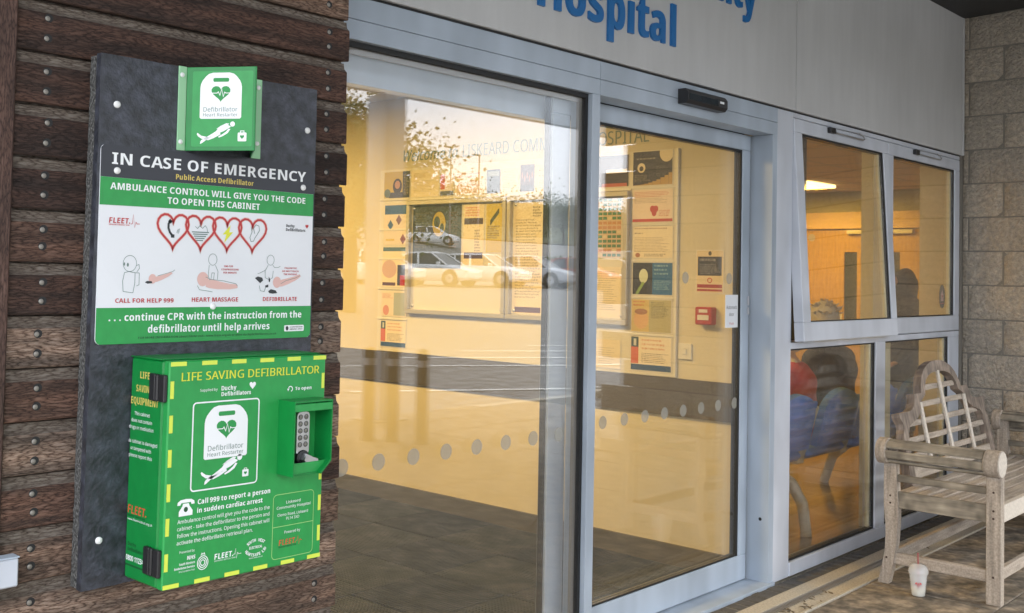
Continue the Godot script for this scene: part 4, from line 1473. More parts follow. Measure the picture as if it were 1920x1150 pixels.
	text(sy, "EQUIPMENT", 1, 0.2610, 0.3790, 1.1605, 0.0160, sy.xf, 0, 0)
	part("side_yellow_lettering", sy, M.gold_print, t)
	var sw := layer(sd, 0)
	var st := ["This cabinet", "does not contain", "drugs or medication", "", "If this cabinet is damaged", "or tampered with", "please report this"]
	for i in 7:
		if st[i] != "":
			var half: float = 0.0032 * st[i].length() * 0.62
			text(sw, st[i], 0, 0.3155 - half * 1.55, 0.3155 + half * 1.25, 1.1360 - i * 0.0158, 0.0080, sw.xf, 0, 0)
	text(sw, "0800 1123456", 1, 0.2640, 0.3560, 0.8085, 0.0120, sw.xf, 0, 0)
	text(sw, "www.fleetmedical.org.uk", 0, 0.2650, 0.3720, 0.8990, 0.0050, sw.xf, 0, 0)
	part("side_white_lettering", sw, M.white_print, t)
	var sr := layer(sd, 0)
	text(sr, "FLEET.", 1, 0.2640, 0.3450, 0.9140, 0.0190, sr.xf, 0.1, 0)
	part("side_red_lettering", sr, M.orange_red_print, t)
	var sk := layer(sd, 0)
	text(sk, "Duchy", 1, 0.2700, 0.3060, 0.8420, 0.0080, sk.xf, 0, 0)
	text(sk, "Defibrillators", 1, 0.2700, 0.3400, 0.8300, 0.0080, sk.xf, 0, 0)
	sk.line(poly([0.262, 0.7985, 0.36, 0.7985]), 0.004)
	text(sk, "EMERGENCY MEDICAL TEAM", 1, 0.2640, 0.3400, 0.9070, 0.0042, sk.xf, 0, 0)
	part("side_dark_lettering", sk, M.dark_green_ink, t)
	# hinges on the left edge
	for y in [1.2060, 0.8255]:
		var mb := MB.new()
		var yy: float = y - at.y
		mb.box(Vector3(-hw - 0.010, yy - 0.030, 0.352), Vector3(-hw - 0.0005, yy + 0.030, 0.376), 0.002)
		mb.box(Vector3(-hw - 0.012, yy - 0.030, 0.3785), Vector3(-hw - 0.0005, yy + 0.030, 0.390), 0.003)
		mb.box(Vector3(-hw - 0.010, yy - 0.030, 0.3925), Vector3(-hw - 0.0005, yy + 0.030, 0.416), 0.002)
		part("hinge", mb, M.black_plastic, t)
	# lock hood and lock
	var hood := Node3D.new()
	hood.name = "lock_hood"
	t.add_child(hood)
	hood.position = Vector3(-at.x, -at.y, 0)
	var outer := PackedVector2Array([Vector2(1.5475, 0.987), Vector2(1.630, 0.987), Vector2(1.660, 1.016), Vector2(1.660, 1.1635), Vector2(1.5475, 1.1635)])
	var q := [[0, 0.4198, 0.478], [1, 0.4198, 0.484], [2, 0.4198, 0.484], [3, 0.4198, 0.484], [4, 0.4198, 0.484]]
	var mb := MB.new()
	var mid := Vector2(1.60, 1.08)
	for i in 5:
		var a := outer[i]
		var b := outer[(i + 1) % 5]
		var a2 := mid + (a - mid) * 0.955
		var b2 := mid + (b - mid) * 0.955
		var f := 0.472 if i == 0 else 0.484
		mb.prism(PackedVector2Array([a, b, b2, a2]), f - 0.4198, 0.4198)
	part("wall", mb, M.green_body, hood)
	mb = MB.new()
	mb.box(Vector3(1.5490, 1.1390, 0.4815), Vector3(1.6590, 1.1570, 0.4840), 0.001)
	part("lip", mb, M.green, hood)
	mb = MB.new()
	mb.prism(poly([1.5500, 0.9895, 1.632, 0.9895, 1.656, 1.016, 1.5500, 1.016]), 0.003, 0.466)
	part("apron", mb, M.green, hood)
	var lk := MB.new()
	var bar := rrect(1.5835, 1.030, 1.6205, 1.1330, 0.010)
	lk.prism(bar, 0.026, 0.420)
	part("lock_body", lk, M.steel, hood)
	mb = MB.new()
	for i in 5:
		for j in 2:
			mb.xf = Transform3D(Basis(Vector3(1, 0, 0), PI / 2), Vector3(1.5935 + j * 0.0165, 1.121 - i * 0.0165, 0.446))
			mb.lathe(PackedVector2Array([Vector2(0.0042, 0), Vector2(0.0040, 0.0016), Vector2(0.0, 0.002)]), 10)
	part("key_buttons", mb, M.dull_metal, hood)
	mb = MB.new()
	for i in 5:
		for j in 2:
			mb.line(disc(1.5935 + j * 0.0165, 1.121 - i * 0.0165, 0.0056, 0.0056, 12), 0.0016, 0.4463, true)
	part("key_rings", mb, M.ink, hood)
	mb = MB.new()
	mb.xf = Transform3D(Basis(Vector3(1, 0, 0), PI / 2), Vector3(1.602, 1.023, 0.4205))
	mb.lathe(PackedVector2Array([Vector2(0.019, 0), Vector2(0.019, 0.027), Vector2(0.017, 0.030), Vector2(0.0, 0.030)]), 20)
	part("knob_collar", mb, M.black_plastic, hood)
	mb = MB.new()
	mb.xf = Transform3D(Basis(Vector3(0, 0, 1), -0.35), Vector3(1.606, 1.022, 0.451))
	mb.prism(PackedVector2Array([Vector2(-0.012, -0.006), Vector2(0.010, -0.016), Vector2(0.022, -0.024), Vector2(0.031, -0.018), Vector2(0.033, -0.004), Vector2(0.026, 0.008), Vector2(0.010, 0.008), Vector2(-0.010, 0.010)]), 0.016)
	part("turn_handle", mb, M.steel, hood)


# ---------------------------------------------------------------- lobby

var atlas: Image
var M_poster: StandardMaterial3D
var prng := RandomNumberGenerator.new()


func px(c: Color, cell: int, x: float, y: float, w: float, h: float) -> void:
	var ox := (cell % 8) * 256
	var oy := (cell / 8) * 256
	var r := Rect2i(ox + int(x * 256), oy + int(y * 256), maxi(1, int(w * 256)), maxi(1, int(h * 256)))
	r = r.intersection(Rect2i(ox, oy, 256, 256))
	atlas.fill_rect(r, c)


func blob(c: Color, cell: int, cx: float, cy: float, rx: float, ry: float) -> void:
	var ox := (cell % 8) * 256
	var oy := (cell / 8) * 256
	for j in range(maxi(0, int((cy - ry) * 256)), mini(256, int((cy + ry) * 256) + 1)):
		for i in range(maxi(0, int((cx - rx) * 256)), mini(256, int((cx + rx) * 256) + 1)):
			var d := Vector2((i / 256.0 - cx) / rx, (j / 256.0 - cy) / ry)
			if d.length_squared() < 1.0:
				atlas.set_pixel(ox + i, oy + j, c)


func words_print(c: Color, cell: int, x: float, y: float, w: float, n: int, lh: float, th: float) -> void:
	# small print breaks each line into letters of uneven strength
	var rows := n if th > 0.045 else n * 2
	var step := lh if th > 0.045 else lh * 0.5
	for i in rows:
		var u := x
		var end := x + w * prng.randf_range(0.72, 1.0)
		while u < end:
			var l := prng.randf_range(0.02, 0.075)
			var v := u
			while v < minf(u + l, end):
				var k := prng.randf_range(0.35, 0.95)
				var base := atlas.get_pixel((cell % 8) * 256 + clampi(int(v * 256), 0, 255), (cell / 8) * 256 + clampi(int((y + i * step) * 256), 0, 255))
				px(base.lerp(c, k), cell, v, y + i * step + prng.randf_range(0, 0.006), 0.008, th * prng.randf_range(0.7, 1.0))
				v += 0.012
			u += l + 0.018


# the leaflets on the lobby wall: one sheet of flat print for all of them
func draw_posters() -> void:
	prng.seed = 91
	atlas = Image.create(2048, 2048, false, Image.FORMAT_RGB8)
	var cream := Color(0.90, 0.84, 0.72)
	var pale := Color(0.88, 0.82, 0.74)
	var ink := Color(0.25, 0.22, 0.20)
	var red := Color(0.72, 0.20, 0.16)
	var dark := Color(0.17, 0.17, 0.18)
	var blue := Color(0.14, 0.34, 0.52)
	for k in 64:
		px(cream if k % 2 else pale, k, 0, 0, 1, 1)
	# 0 portrait on yellow beside a dark strip
	px(Color(0.75, 0.66, 0.30), 0, 0, 0, 0.72, 1)
	px(dark, 0, 0.72, 0, 0.28, 1)
	blob(Color(0.16, 0.11, 0.09), 0, 0.52, 0.55, 0.17, 0.28)
	blob(Color(0.72, 0.52, 0.40), 0, 0.52, 0.50, 0.10, 0.15)
	px(Color(0.22, 0.20, 0.22), 0, 0.2, 0.78, 0.52, 0.22)
	blob(Color(0.35, 0.42, 0.42), 0, 0.14, 0.8, 0.12, 0.16)
	words_print(cream, 0, 0.76, 0.12, 0.2, 7, 0.11, 0.035)
	# 1 cream sheet
	words_print(Color(0.62, 0.5, 0.25), 1, 0.1, 0.12, 0.5, 2, 0.1, 0.04)
	words_print(Color(0.6, 0.52, 0.35), 1, 0.1, 0.4, 0.7, 4, 0.11, 0.03)
	# 2 red corner sheet
	px(Color(0.78, 0.35, 0.22), 2, 0, 0, 0.35, 0.7)
	px(Color(0.35, 0.38, 0.42), 2, 0, 0.78, 1, 0.22)
	# 3 red words
	words_print(red, 3, 0.08, 0.1, 0.8, 2, 0.12, 0.06)
	words_print(Color(0.75, 0.45, 0.35), 3, 0.08, 0.4, 0.84, 5, 0.11, 0.04)
	# 4 dark blue block
	px(Color(0.16, 0.22, 0.32), 4, 0, 0, 1, 1)
	px(Color(0.5, 0.55, 0.6), 4, 0.1, 0.1, 0.8, 0.2)
	# 5 sheet
	words_print(ink, 5, 0.1, 0.12, 0.8, 6, 0.13, 0.03)
	# 6 dark with figures
	px(Color(0.30, 0.20, 0.18), 6, 0, 0, 1, 1)
	for i in 5:
		blob(Color(0.62, 0.42, 0.34), 6, 0.15 + 0.17 * i, 0.4 + 0.12 * (i % 2), 0.05, 0.12)
	px(Color(0.16, 0.13, 0.14), 6, 0, 0.75, 1, 0.25)
	# 7 cream
	words_print(red, 7, 0.1, 0.2, 0.8, 2, 0.2, 0.05)
	words_print(ink, 7, 0.1, 0.6, 0.8, 3, 0.12, 0.03)
	# 8 blue head and diamonds
	px(blue, 8, 0.04, 0.04, 0.92, 0.22)
	for q in [[0.28, 0.52, blue], [0.62, 0.40, Color(0.45, 0.28, 0.2)], [0.80, 0.86, Color(0.5, 0.25, 0.2)]]:
		for i in 12:
			var hgt: float = 0.13 - absf(i - 5.5) * 0.022
			px(q[2], 8, q[0] - 0.12 + i * 0.02, q[1] - hgt, 0.022, hgt * 2)
	px(Color(0.82, 0.72, 0.3), 8, 0.1, 0.85, 0.35, 0.05)
	# 9 pale cloud and dark foot
	px(Color(0.30, 0.42, 0.45), 9, 0.05, 0.02, 0.9, 0.1)
	blob(Color(0.80, 0.66, 0.60), 9, 0.3, 0.55, 0.28, 0.22)
	px(dark, 9, 0.62, 0.45, 0.36, 0.5)
	px(Color(0.68, 0.16, 0.16), 9, 0.72, 0.70, 0.26, 0.25)
	px(Color(0.33, 0.18, 0.15), 9, 0.05, 0.88, 0.5, 0.08)
	# 10 pink and grey map
	px(Color(0.66, 0.68, 0.64), 10, 0.5, 0.05, 0.45, 0.9)
	blob(Color(0.82, 0.55, 0.48), 10, 0.2, 0.75, 0.12, 0.2)
	words_print(red, 10, 0.06, 0.1, 0.4, 2, 0.1, 0.03)
	# 11 orange left, blue foot
	px(Color(0.80, 0.40, 0.25), 11, 0.0, 0.3, 0.2, 0.5)
	px(Color(0.18, 0.28, 0.32), 11, 0.02, 0.02, 0.18, 0.3)
	px(Color(0.80, 0.8, 0.75), 11, 0.08, 0.08, 0.07, 0.2)
	words_print(Color(0.76, 0.42, 0.26), 11, 0.28, 0.08, 0.6, 3, 0.12, 0.06)
	words_print(ink, 11, 0.28, 0.48, 0.65, 3, 0.1, 0.03)
	px(Color(0.16, 0.30, 0.46), 11, 0.0, 0.82, 1, 0.18)
	# 12 dark globe
	px(Color(0.20, 0.24, 0.25), 12, 0, 0, 1, 1)
	blob(Color(0.70, 0.62, 0.25), 12, 0.54, 0.30, 0.13, 0.19)
	blob(Color(0.24, 0.30, 0.26), 12, 0.50, 0.27, 0.06, 0.09)
	blob(Color(0.24, 0.30, 0.26), 12, 0.60, 0.36, 0.04, 0.07)
	words_print(Color(0.45, 0.42, 0.35), 12, 0.06, 0.12, 0.3, 7, 0.08, 0.03)
	words_print(Color(0.5, 0.4, 0.35), 12, 0.74, 0.12, 0.2, 7, 0.08, 0.03)
	# 13 sheet with dark bars
	words_print(red, 13, 0.1, 0.06, 0.8, 2, 0.08, 0.03)
	px(Color(0.30, 0.24, 0.28), 13, 0.05, 0.24, 0.9, 0.1)
	px(Color(0.30, 0.24, 0.28), 13, 0.05, 0.78, 0.9, 0.1)
	words_print(ink, 13, 0.55, 0.42, 0.3, 4, 0.09, 0.035)
	# 14 green pen
	px(Color(0.80, 0.72, 0.32), 14, 0, 0, 1, 1)
	for i in 14:
		px(Color(0.25, 0.30, 0.18), 14, 0.25 + i * 0.035, 0.34 - i * 0.017, 0.06, 0.10)
	words_print(ink, 14, 0.1, 0.45, 0.7, 3, 0.09, 0.04)
	# 15 letter
	words_print(ink, 15, 0.62, 0.05, 0.26, 2, 0.05, 0.02)
	words_print(Color(0.42, 0.38, 0.32), 15, 0.1, 0.16, 0.8, 14, 0.05, 0.016)
	px(Color(0.35, 0.2, 0.2), 15, 0.1, 0.93, 0.8, 0.05)
	# 16 chart of green squares
	px(Color(0.78, 0.66, 0.52), 16, 0, 0, 1, 1)
	for j in 13:
		for i in 6:
			var c := Color(0.18, 0.42, 0.22)
			if j in [5, 6, 11]:
				c = Color(0.72, 0.5, 0.32)
			if (i + j * 3) % 11 == 4:
				c = Color(0.80, 0.74, 0.58)
			px(c, 16, 0.03 + i * 0.162, 0.02 + j * 0.075, 0.135, 0.05)
	# 17 sheet
	words_print(Color(0.45, 0.40, 0.33), 17, 0.15, 0.1, 0.7, 9, 0.085, 0.02)
	# 18, 19 dark posters
	px(Color(0.20, 0.17, 0.16), 18, 0, 0, 1, 1)
	px(Color(0.45, 0.55, 0.42), 18, 0.02, 0.1, 0.2, 0.65)
	words_print(Color(0.6, 0.52, 0.42), 18, 0.3, 0.12, 0.6, 3, 0.1, 0.03)
	px(cream, 18, 0.45, 0.45, 0.5, 0.12)
	px(Color(0.72, 0.36, 0.24), 18, 0.35, 0.88, 0.6, 0.12)
	px(Color(0.17, 0.17, 0.19), 19, 0, 0, 1, 1)
	blob(cream, 19, 0.84, 0.08, 0.17, 0.26)
	blob(cream, 19, 0.22, 0.48, 0.10, 0.14)
	blob(Color(0.17, 0.17, 0.19), 19, 0.22, 0.5, 0.05, 0.07)
	words_print(cream, 19, 0.1, 0.2, 0.5, 1, 0.1, 0.05)
	words_print(Color(0.7, 0.64, 0.5), 19, 0.06, 0.68, 0.4, 2, 0.1, 0.04)
	words_print(Color(0.5, 0.48, 0.42), 19, 0.6, 0.45, 0.3, 3, 0.1, 0.03)
	for i in 10:
		px(Color(0.72, 0.58, 0.3), 19, i * 0.1, 0.98 - 0.004 * i * i, 0.1, 0.4)
	# 20 red heart
	px(Color(0.90, 0.82, 0.74), 20, 0, 0, 1, 1)
	words_print(Color(0.72, 0.28, 0.22), 20, 0.06, 0.08, 0.85, 2, 0.09, 0.03)
	words_print(ink, 20, 0.06, 0.28, 0.8, 2, 0.08, 0.02)
	blob(red, 20, 0.50, 0.60, 0.06, 0.10)
	blob(red, 20, 0.58, 0.60, 0.06, 0.10)
	blob(red, 20, 0.54, 0.70, 0.06, 0.12)
	words_print(Color(0.72, 0.28, 0.22), 20, 0.66, 0.64, 0.28, 2, 0.1, 0.04)
	px(red, 20, 0, 0.90, 1, 0.10)
	# 21 text
	words_print(Color(0.4, 0.22, 0.18), 21, 0.05, 0.05, 0.9, 1, 0.1, 0.05)
	words_print(ink, 21, 0.05, 0.2, 0.25, 1, 0.1, 0.05)
	words_print(Color(0.45, 0.38, 0.33), 21, 0.05, 0.35, 0.88, 5, 0.095, 0.025)
	blob(Color(0.66, 0.42, 0.32), 21, 0.13, 0.9, 0.06, 0.07)
	words_print(ink, 21, 0.3, 0.86, 0.65, 1, 0.1, 0.04)
	# 22 pale bulb on black, blue right half
	px(Color(0.13, 0.13, 0.13), 22, 0, 0, 0.5, 1)
	px(Color(0.11, 0.38, 0.58), 22, 0.5, 0, 0.5, 1)
	blob(Color(0.82, 0.84, 0.72), 22, 0.28, 0.42, 0.11, 0.22)
	for i in 10:
		px(Color(0.55, 0.66, 0.35), 22, 0.10 + i * 0.016, 0.92 - i * 0.035, 0.06, 0.08)
	words_print(Color(0.85, 0.88, 0.86), 22, 0.54, 0.08, 0.42, 3, 0.12, 0.06)
	words_print(Color(0.75, 0.82, 0.85), 22, 0.54, 0.55, 0.4, 3, 0.1, 0.035)
	# 23 yellow with a face
	px(Color(0.80, 0.70, 0.42), 23, 0, 0, 1, 1)
	px(Color(0.70, 0.66, 0.48), 23, 0.45, 0, 0.55, 1)
	blob(Color(0.84, 0.66, 0.45), 23, 0.25, 0.62, 0.18, 0.28)
	blob(Color(0.62, 0.44, 0.30), 23, 0.25, 0.38, 0.16, 0.09)
	words_print(red, 23, 0.06, 0.06, 0.3, 2, 0.1, 0.05)
	words_print(Color(0.35, 0.38, 0.3), 23, 0.5, 0.08, 0.42, 5, 0.1, 0.04)
	# 25 fire notice
	px(Color(0.86, 0.78, 0.62), 25, 0, 0, 1, 1)
	px(Color(0.16, 0.18, 0.24), 25, 0.07, 0.16, 0.86, 0.44)
	words_print(Color(0.9, 0.86, 0.78), 25, 0.14, 0.20, 0.7, 1, 0.1, 0.07)
	words_print(Color(0.75, 0.72, 0.66), 25, 0.14, 0.32, 0.72, 3, 0.085, 0.035)
	blob(red, 25, 0.5, 0.70, 0.09, 0.06)
	blob(Color(0.86, 0.78, 0.62), 25, 0.5, 0.70, 0.06, 0.04)
	px(Color(0.62, 0.12, 0.10), 25, 0.05, 0.80, 0.9, 0.08)
	px(Color(0.62, 0.12, 0.10), 25, 0.05, 0.91, 0.9, 0.05)
	blob(ink, 25, 0.5, 0.08, 0.06, 0.05)
	# 26 small round house emblem for the window
	px(Color(0.34, 0.30, 0.24), 26, 0, 0, 1, 1)
	blob(Color(0.78, 0.72, 0.62), 26, 0.5, 0.5, 0.34, 0.40)
	px(Color(0.5, 0.25, 0.2), 26, 0.38, 0.42, 0.24, 0.26)
	# 27 sockets sheet, 28 floor poster
	words_print(ink, 27, 0.2, 0.3, 0.6, 4, 0.15, 0.02)
	px(Color(0.80, 0.72, 0.58), 28, 0, 0, 1, 1)
	words_print(Color(0.5, 0.44, 0.36), 28, 0.08, 0.1, 0.84, 9, 0.09, 0.025)
	M_poster = StandardMaterial3D.new()
	M_poster.resource_name = "poster_print"
	M_poster.albedo_texture = ImageTexture.create_from_image(atlas)
	M_poster.roughness = 0.55


func cell_rect(k: int) -> Rect2:
	return Rect2((k % 8) / 8.0 + 0.002, (k / 8) / 8.0 + 0.002, 0.121, 0.121)


func poster(called: String, label: String, cat: String, k: int, z0: float, z1: float, y0: float, y1: float, off: float, group := "leaflets on the lobby wall") -> Node3D:
	var t := thing(called, label, cat, group)
	var mb := MB.new()
	mb.xf = Transform3D(SIDE, Vector3(4.74 - off, 0, 0))
	mb.box(Vector3(z0, y0, 0), Vector3(z1, y1, 0.0015))
	var p := part("sheet", mb, M.display_board, t)
	mb = MB.new()
	mb.xf = Transform3D(SIDE, Vector3(4.74 - off - 0.0019, 0, 0))
	mb.rect(z0 + 0.004, y0 + 0.004, z1 - 0.004, y1 - 0.004, 0, cell_rect(k))
	part("print", mb, M_poster, p)
	return t


func build_lobby() -> void:
	draw_posters()
	slab("lobby_floor", Vector3(-2.0, -0.12, -7.0), Vector3(4.84, -0.012, -0.02), M.skirting, "dark lobby floor under the entrance matting")
	slab("lobby_side_wall", Vector3(4.74, -0.1, -7.0), Vector3(4.842, 3.3, -0.16), M.lobby_wall, "cream lobby side wall that carries the leaflets")
	slab("lobby_end_wall", Vector3(-2.1, -0.1, -7.1), Vector3(4.84, 3.3, -7.0), M.lobby_wall, "cream end wall of the lobby")
	slab("lobby_end_wall", Vector3(-2.1, -0.1, -7.0), Vector3(-2.0, 3.3, -0.3), M.lobby_wall, "cream far side wall of the lobby")
	slab("lobby_ceiling", Vector3(-2.1, 2.62, -7.1), Vector3(4.84, 2.72, -0.30), M.ceiling_tile, "pale suspended ceiling of the lobby")
	slab("lobby_skirting", Vector3(4.722, -0.01, -7.0), Vector3(4.7395, 0.098, -0.165), M.skirting, "dark skirting board along the lobby wall")
	slab("lobby_dado_band", Vector3(4.726, 0.757, -7.0), Vector3(4.7395, 0.952, -0.165), M.dado, "dark bumper band along the lobby wall")
	# entrance mat: tiles of ribbed matting
	var mt := Node3D.new()
	mt.name = numbered("entrance_mat")
	add_child(mt)
	tag(mt, "dark ribbed entrance matting tiles inside the sliding doors", "", "", "structure")
	var rib := []
	for k in 2:
		var mb := MB.new()
		mb.box(Vector3(-0.245, -0.012, -0.245), Vector3(0.245, -0.003, 0.245))
		for i in 24:
			var u := -0.243 + i * 0.0203
			if k == 0:
				mb.box(Vector3(u, -0.003, -0.245), Vector3(u + 0.011, 0.002, 0.245))
			else:
				mb.box(Vector3(-0.245, -0.003, u), Vector3(0.245, 0.002, u + 0.011))
		rib.append(mb.mesh())
	for i in 9:
		for j in 9:
			put("mat_tile", rib[(i + j) % 2], M.mat_rib if (i + j) % 2 else M.mat_rib_turned, mt, Transform3D(Basis(), Vector3(4.46 - i * 0.5, 0.0, -0.52 - j * 0.5)))
	# display boards
	var db := thing("display_board", "long cream display board with leaflet frames on the lobby wall", "display board")
	boxpart("back_board", Vector3(4.730, 0.955, -2.888), Vector3(4.7395, 2.150, -0.536), M.display_board, db, 0.001)
	boxpart("edge_rail", Vector3(4.722, 0.957, -0.550), Vector3(4.7295, 2.150, -0.537), M.cream_plastic, db, 0.001)
	for y in [1.1685, 1.3655, 1.561, 1.754, 1.9515]:
		boxpart("rail", Vector3(4.724, y - 0.006, -0.835), Vector3(4.7295, y + 0.006, -0.5505), M.cream_plastic, db, 0.001)
		boxpart("rail", Vector3(4.724, y - 0.006, -2.886), Vector3(4.7295, y + 0.006, -2.596), M.cream_plastic, db, 0.001)
	boxpart("rail", Vector3(4.722, 1.940, -2.595), Vector3(4.7295, 1.952, -0.8355), M.cream_plastic, db, 0.001)
	var hd := thing("welcome_lettering", "grey welcome lettering in one line high on the lobby wall", "sign")
	var sd := Transform3D(SIDE, Vector3(4.7385, 0, 0))
	var mb := MB.new()
	text(mb, "Welcome to", 0, -2.690, -2.185, 2.199, 0.074, sd, 0.22, 0.001)
	text(mb, "LISKEARD COMMUNITY HOSPITAL", 0, -2.130, -0.734, 2.199, 0.074, sd, 0.0, 0.001)
	part("lettering", mb, M.grey_ink, hd)
	var L := [
		["portrait_poster", "yellow poster with a dark haired portrait, top row far end", "poster", 0, -2.848, -2.592, 1.958, 2.139],
		["leaflet", "plain cream leaflet beside the yellow portrait poster", "leaflet", 1, -2.583, -2.320, 1.958, 2.139],
		["leaflet", "cream leaflet with an orange red block in the top row", "leaflet", 2, -2.315, -2.190, 1.958, 2.100],
		["leaflet", "wide cream leaflet with red wording in the top row", "leaflet", 3, -2.185, -1.918, 1.958, 2.110],
		["leaflet", "small dark blue leaflet in the top row", "leaflet", 4, -1.912, -1.795, 1.958, 2.110],
		["leaflet", "cream leaflet with small print next to the dark blue one", "leaflet", 5, -1.790, -1.650, 1.958, 2.110],
		["poster", "dark brown poster with a row of figures in the top row", "poster", 6, -1.642, -1.525, 1.958, 2.125],
		["leaflet", "cream leaflet with two red lines right of the brown poster", "leaflet", 7, -1.520, -1.270, 1.958, 2.118],
		["leaflet", "leaflet with a blue heading and diamond shapes at the far end", "leaflet", 8, -2.840, -2.602, 1.652, 1.925],
		["poster", "poster with a pink cloud and a dark red corner at the far end", "poster", 9, -2.852, -2.599, 1.375, 1.643],
		["leaflet", "pink and grey map leaflet at the far end", "leaflet", 10, -2.850, -2.600, 1.182, 1.350],
		["leaflet", "leaflet with an orange stripe at the foot of the far column", "leaflet", 11, -2.850, -2.600, 0.983, 1.157],
		["poster", "dark poster with a green globe emblem near the near end of the top row", "poster", 18, -1.134, -0.852, 1.960, 2.140],
		["poster", "black poster with a pale round corner, top right of the display", "poster", 19, -0.830, -0.572, 1.960, 2.148],
		["leaflet", "pale leaflet with a red heart and red foot", "leaflet", 20, -0.829, -0.567, 1.764, 1.944],
		["leaflet", "leaflet full of small print below the red heart leaflet", "leaflet", 21, -0.822, -0.564, 1.573, 1.746],
		["poster", "half black half blue poster with a pale bulb", "poster", 22, -0.822, -0.562, 1.378, 1.554],
		["poster", "yellow poster with a face below the blue poster", "poster", 23, -0.826, -0.567, 1.180, 1.358],
		["leaflet", "leaflet with an orange edge and blue foot, lowest on the near column", "leaflet", 11, -0.826, -0.564, 0.976, 1.160],
		["leaflet", "pale sheet low on the wall under the notice case", "leaflet", 27, -1.075, -0.890, 0.972, 1.134],
		["fire_notice", "fire action notice with a dark panel and red foot on the lobby wall", "notice", 25, -0.431, -0.266, 1.397, 1.619],
	]
	for q in L:
		var off: float = 0.0115 if q[4] < -0.5 else 0.001
		poster(q[0], q[1], q[2], q[3], q[4], q[5], q[6], q[7], off)
	# two glazed notice cases
	for q in [[-2.592, -1.722, "left glazed notice case with a dark globe poster"], [-1.716, -0.838, "right glazed notice case with the chart of green squares"]]:
		var t := thing("notice_case", q[2], "notice case", "glazed notice cases on the lobby wall")
		var y0 := 1.212
		var y1 := 1.936
		var x := 4.7295
		boxpart("back", Vector3(x - 0.004, y0, q[0]), Vector3(x, y1, q[1]), M.display_board, t)
		for r in [[y0, y0 + 0.028, q[0], q[1]], [y1 - 0.028, y1, q[0], q[1]], [y0 + 0.0285, y1 - 0.0285, q[0], q[0] + 0.030], [y0 + 0.0285, y1 - 0.0285, q[1] - 0.030, q[1]]]:
			boxpart("frame", Vector3(x - 0.034, r[0], r[2]), Vector3(x - 0.0045, r[1], r[3]), M.case_metal, t, 0.003)
		for y in [y0 + 0.05, y1 - 0.05]:
			for z in [q[0] + 0.05, q[1] - 0.05]:
				var sc := MB.new()
				sc.xf = Transform3D(Basis(Vector3(0, 0, 1), PI / 2), Vector3(x - 0.0046, y, z))
				sc.lathe(PackedVector2Array([Vector2(0.010, 0), Vector2(0.009, 0.006), Vector2(0, 0.008)]), 10)
				part("stud", sc, M.steel, t)
	for q in [["globe_poster", "dark poster with a yellow globe inside the left notice case", 12, -2.555, -2.108, 1.50, 1.905], ["case_sheet", "sheet with two dark bars inside the left notice case", 13, -2.098, -1.918, 1.52, 1.905], ["case_sheet", "yellow sheet with a green pen inside the left notice case", 14, -1.908, -1.762, 1.60, 1.902], ["case_sheet", "long typed letter inside the right notice case", 15, -1.685, -1.435, 1.245, 1.900], ["case_chart", "chart of green squares inside the right notice case", 16, -1.090, -0.892, 1.572, 1.905], ["case_sheet", "plain sheet below the green chart in the right notice case", 17, -1.090, -0.890, 1.245, 1.530]]:
		poster(q[0], q[1], "sheet", q[2], q[3], q[4], q[5], q[6], 0.0155, "sheets in the notice cases")
	# switch, call point
	var s := thing("light_switch", "cream light switch on the lobby wall right of the display board", "switch")
	boxpart("plate", Vector3(4.729, 1.052, -0.527), Vector3(4.7395, 1.136, -0.446), M.cream_plastic, s, 0.003)
	boxpart("rocker", Vector3(4.723, 1.078, -0.498), Vector3(4.7285, 1.110, -0.474), M.cream_plastic, s, 0.002)
	var c := thing("fire_call_point", "small red fire alarm call point on the lobby wall", "call point")
	boxpart("housing", Vector3(4.690, 1.238, -0.405), Vector3(4.7395, 1.328, -0.305), M.red_box, c, 0.006)
	boxpart("glass_window", Vector3(4.687, 1.262, -0.388), Vector3(4.6895, 1.288, -0.322), M.cream_plastic, c, 0.001)
	boxpart("label", Vector3(4.6875, 1.300, -0.380), Vector3(4.6895, 1.316, -0.330), M.cream_plastic, c, 0.0005)


# ---------------------------------------------------------------- waiting room

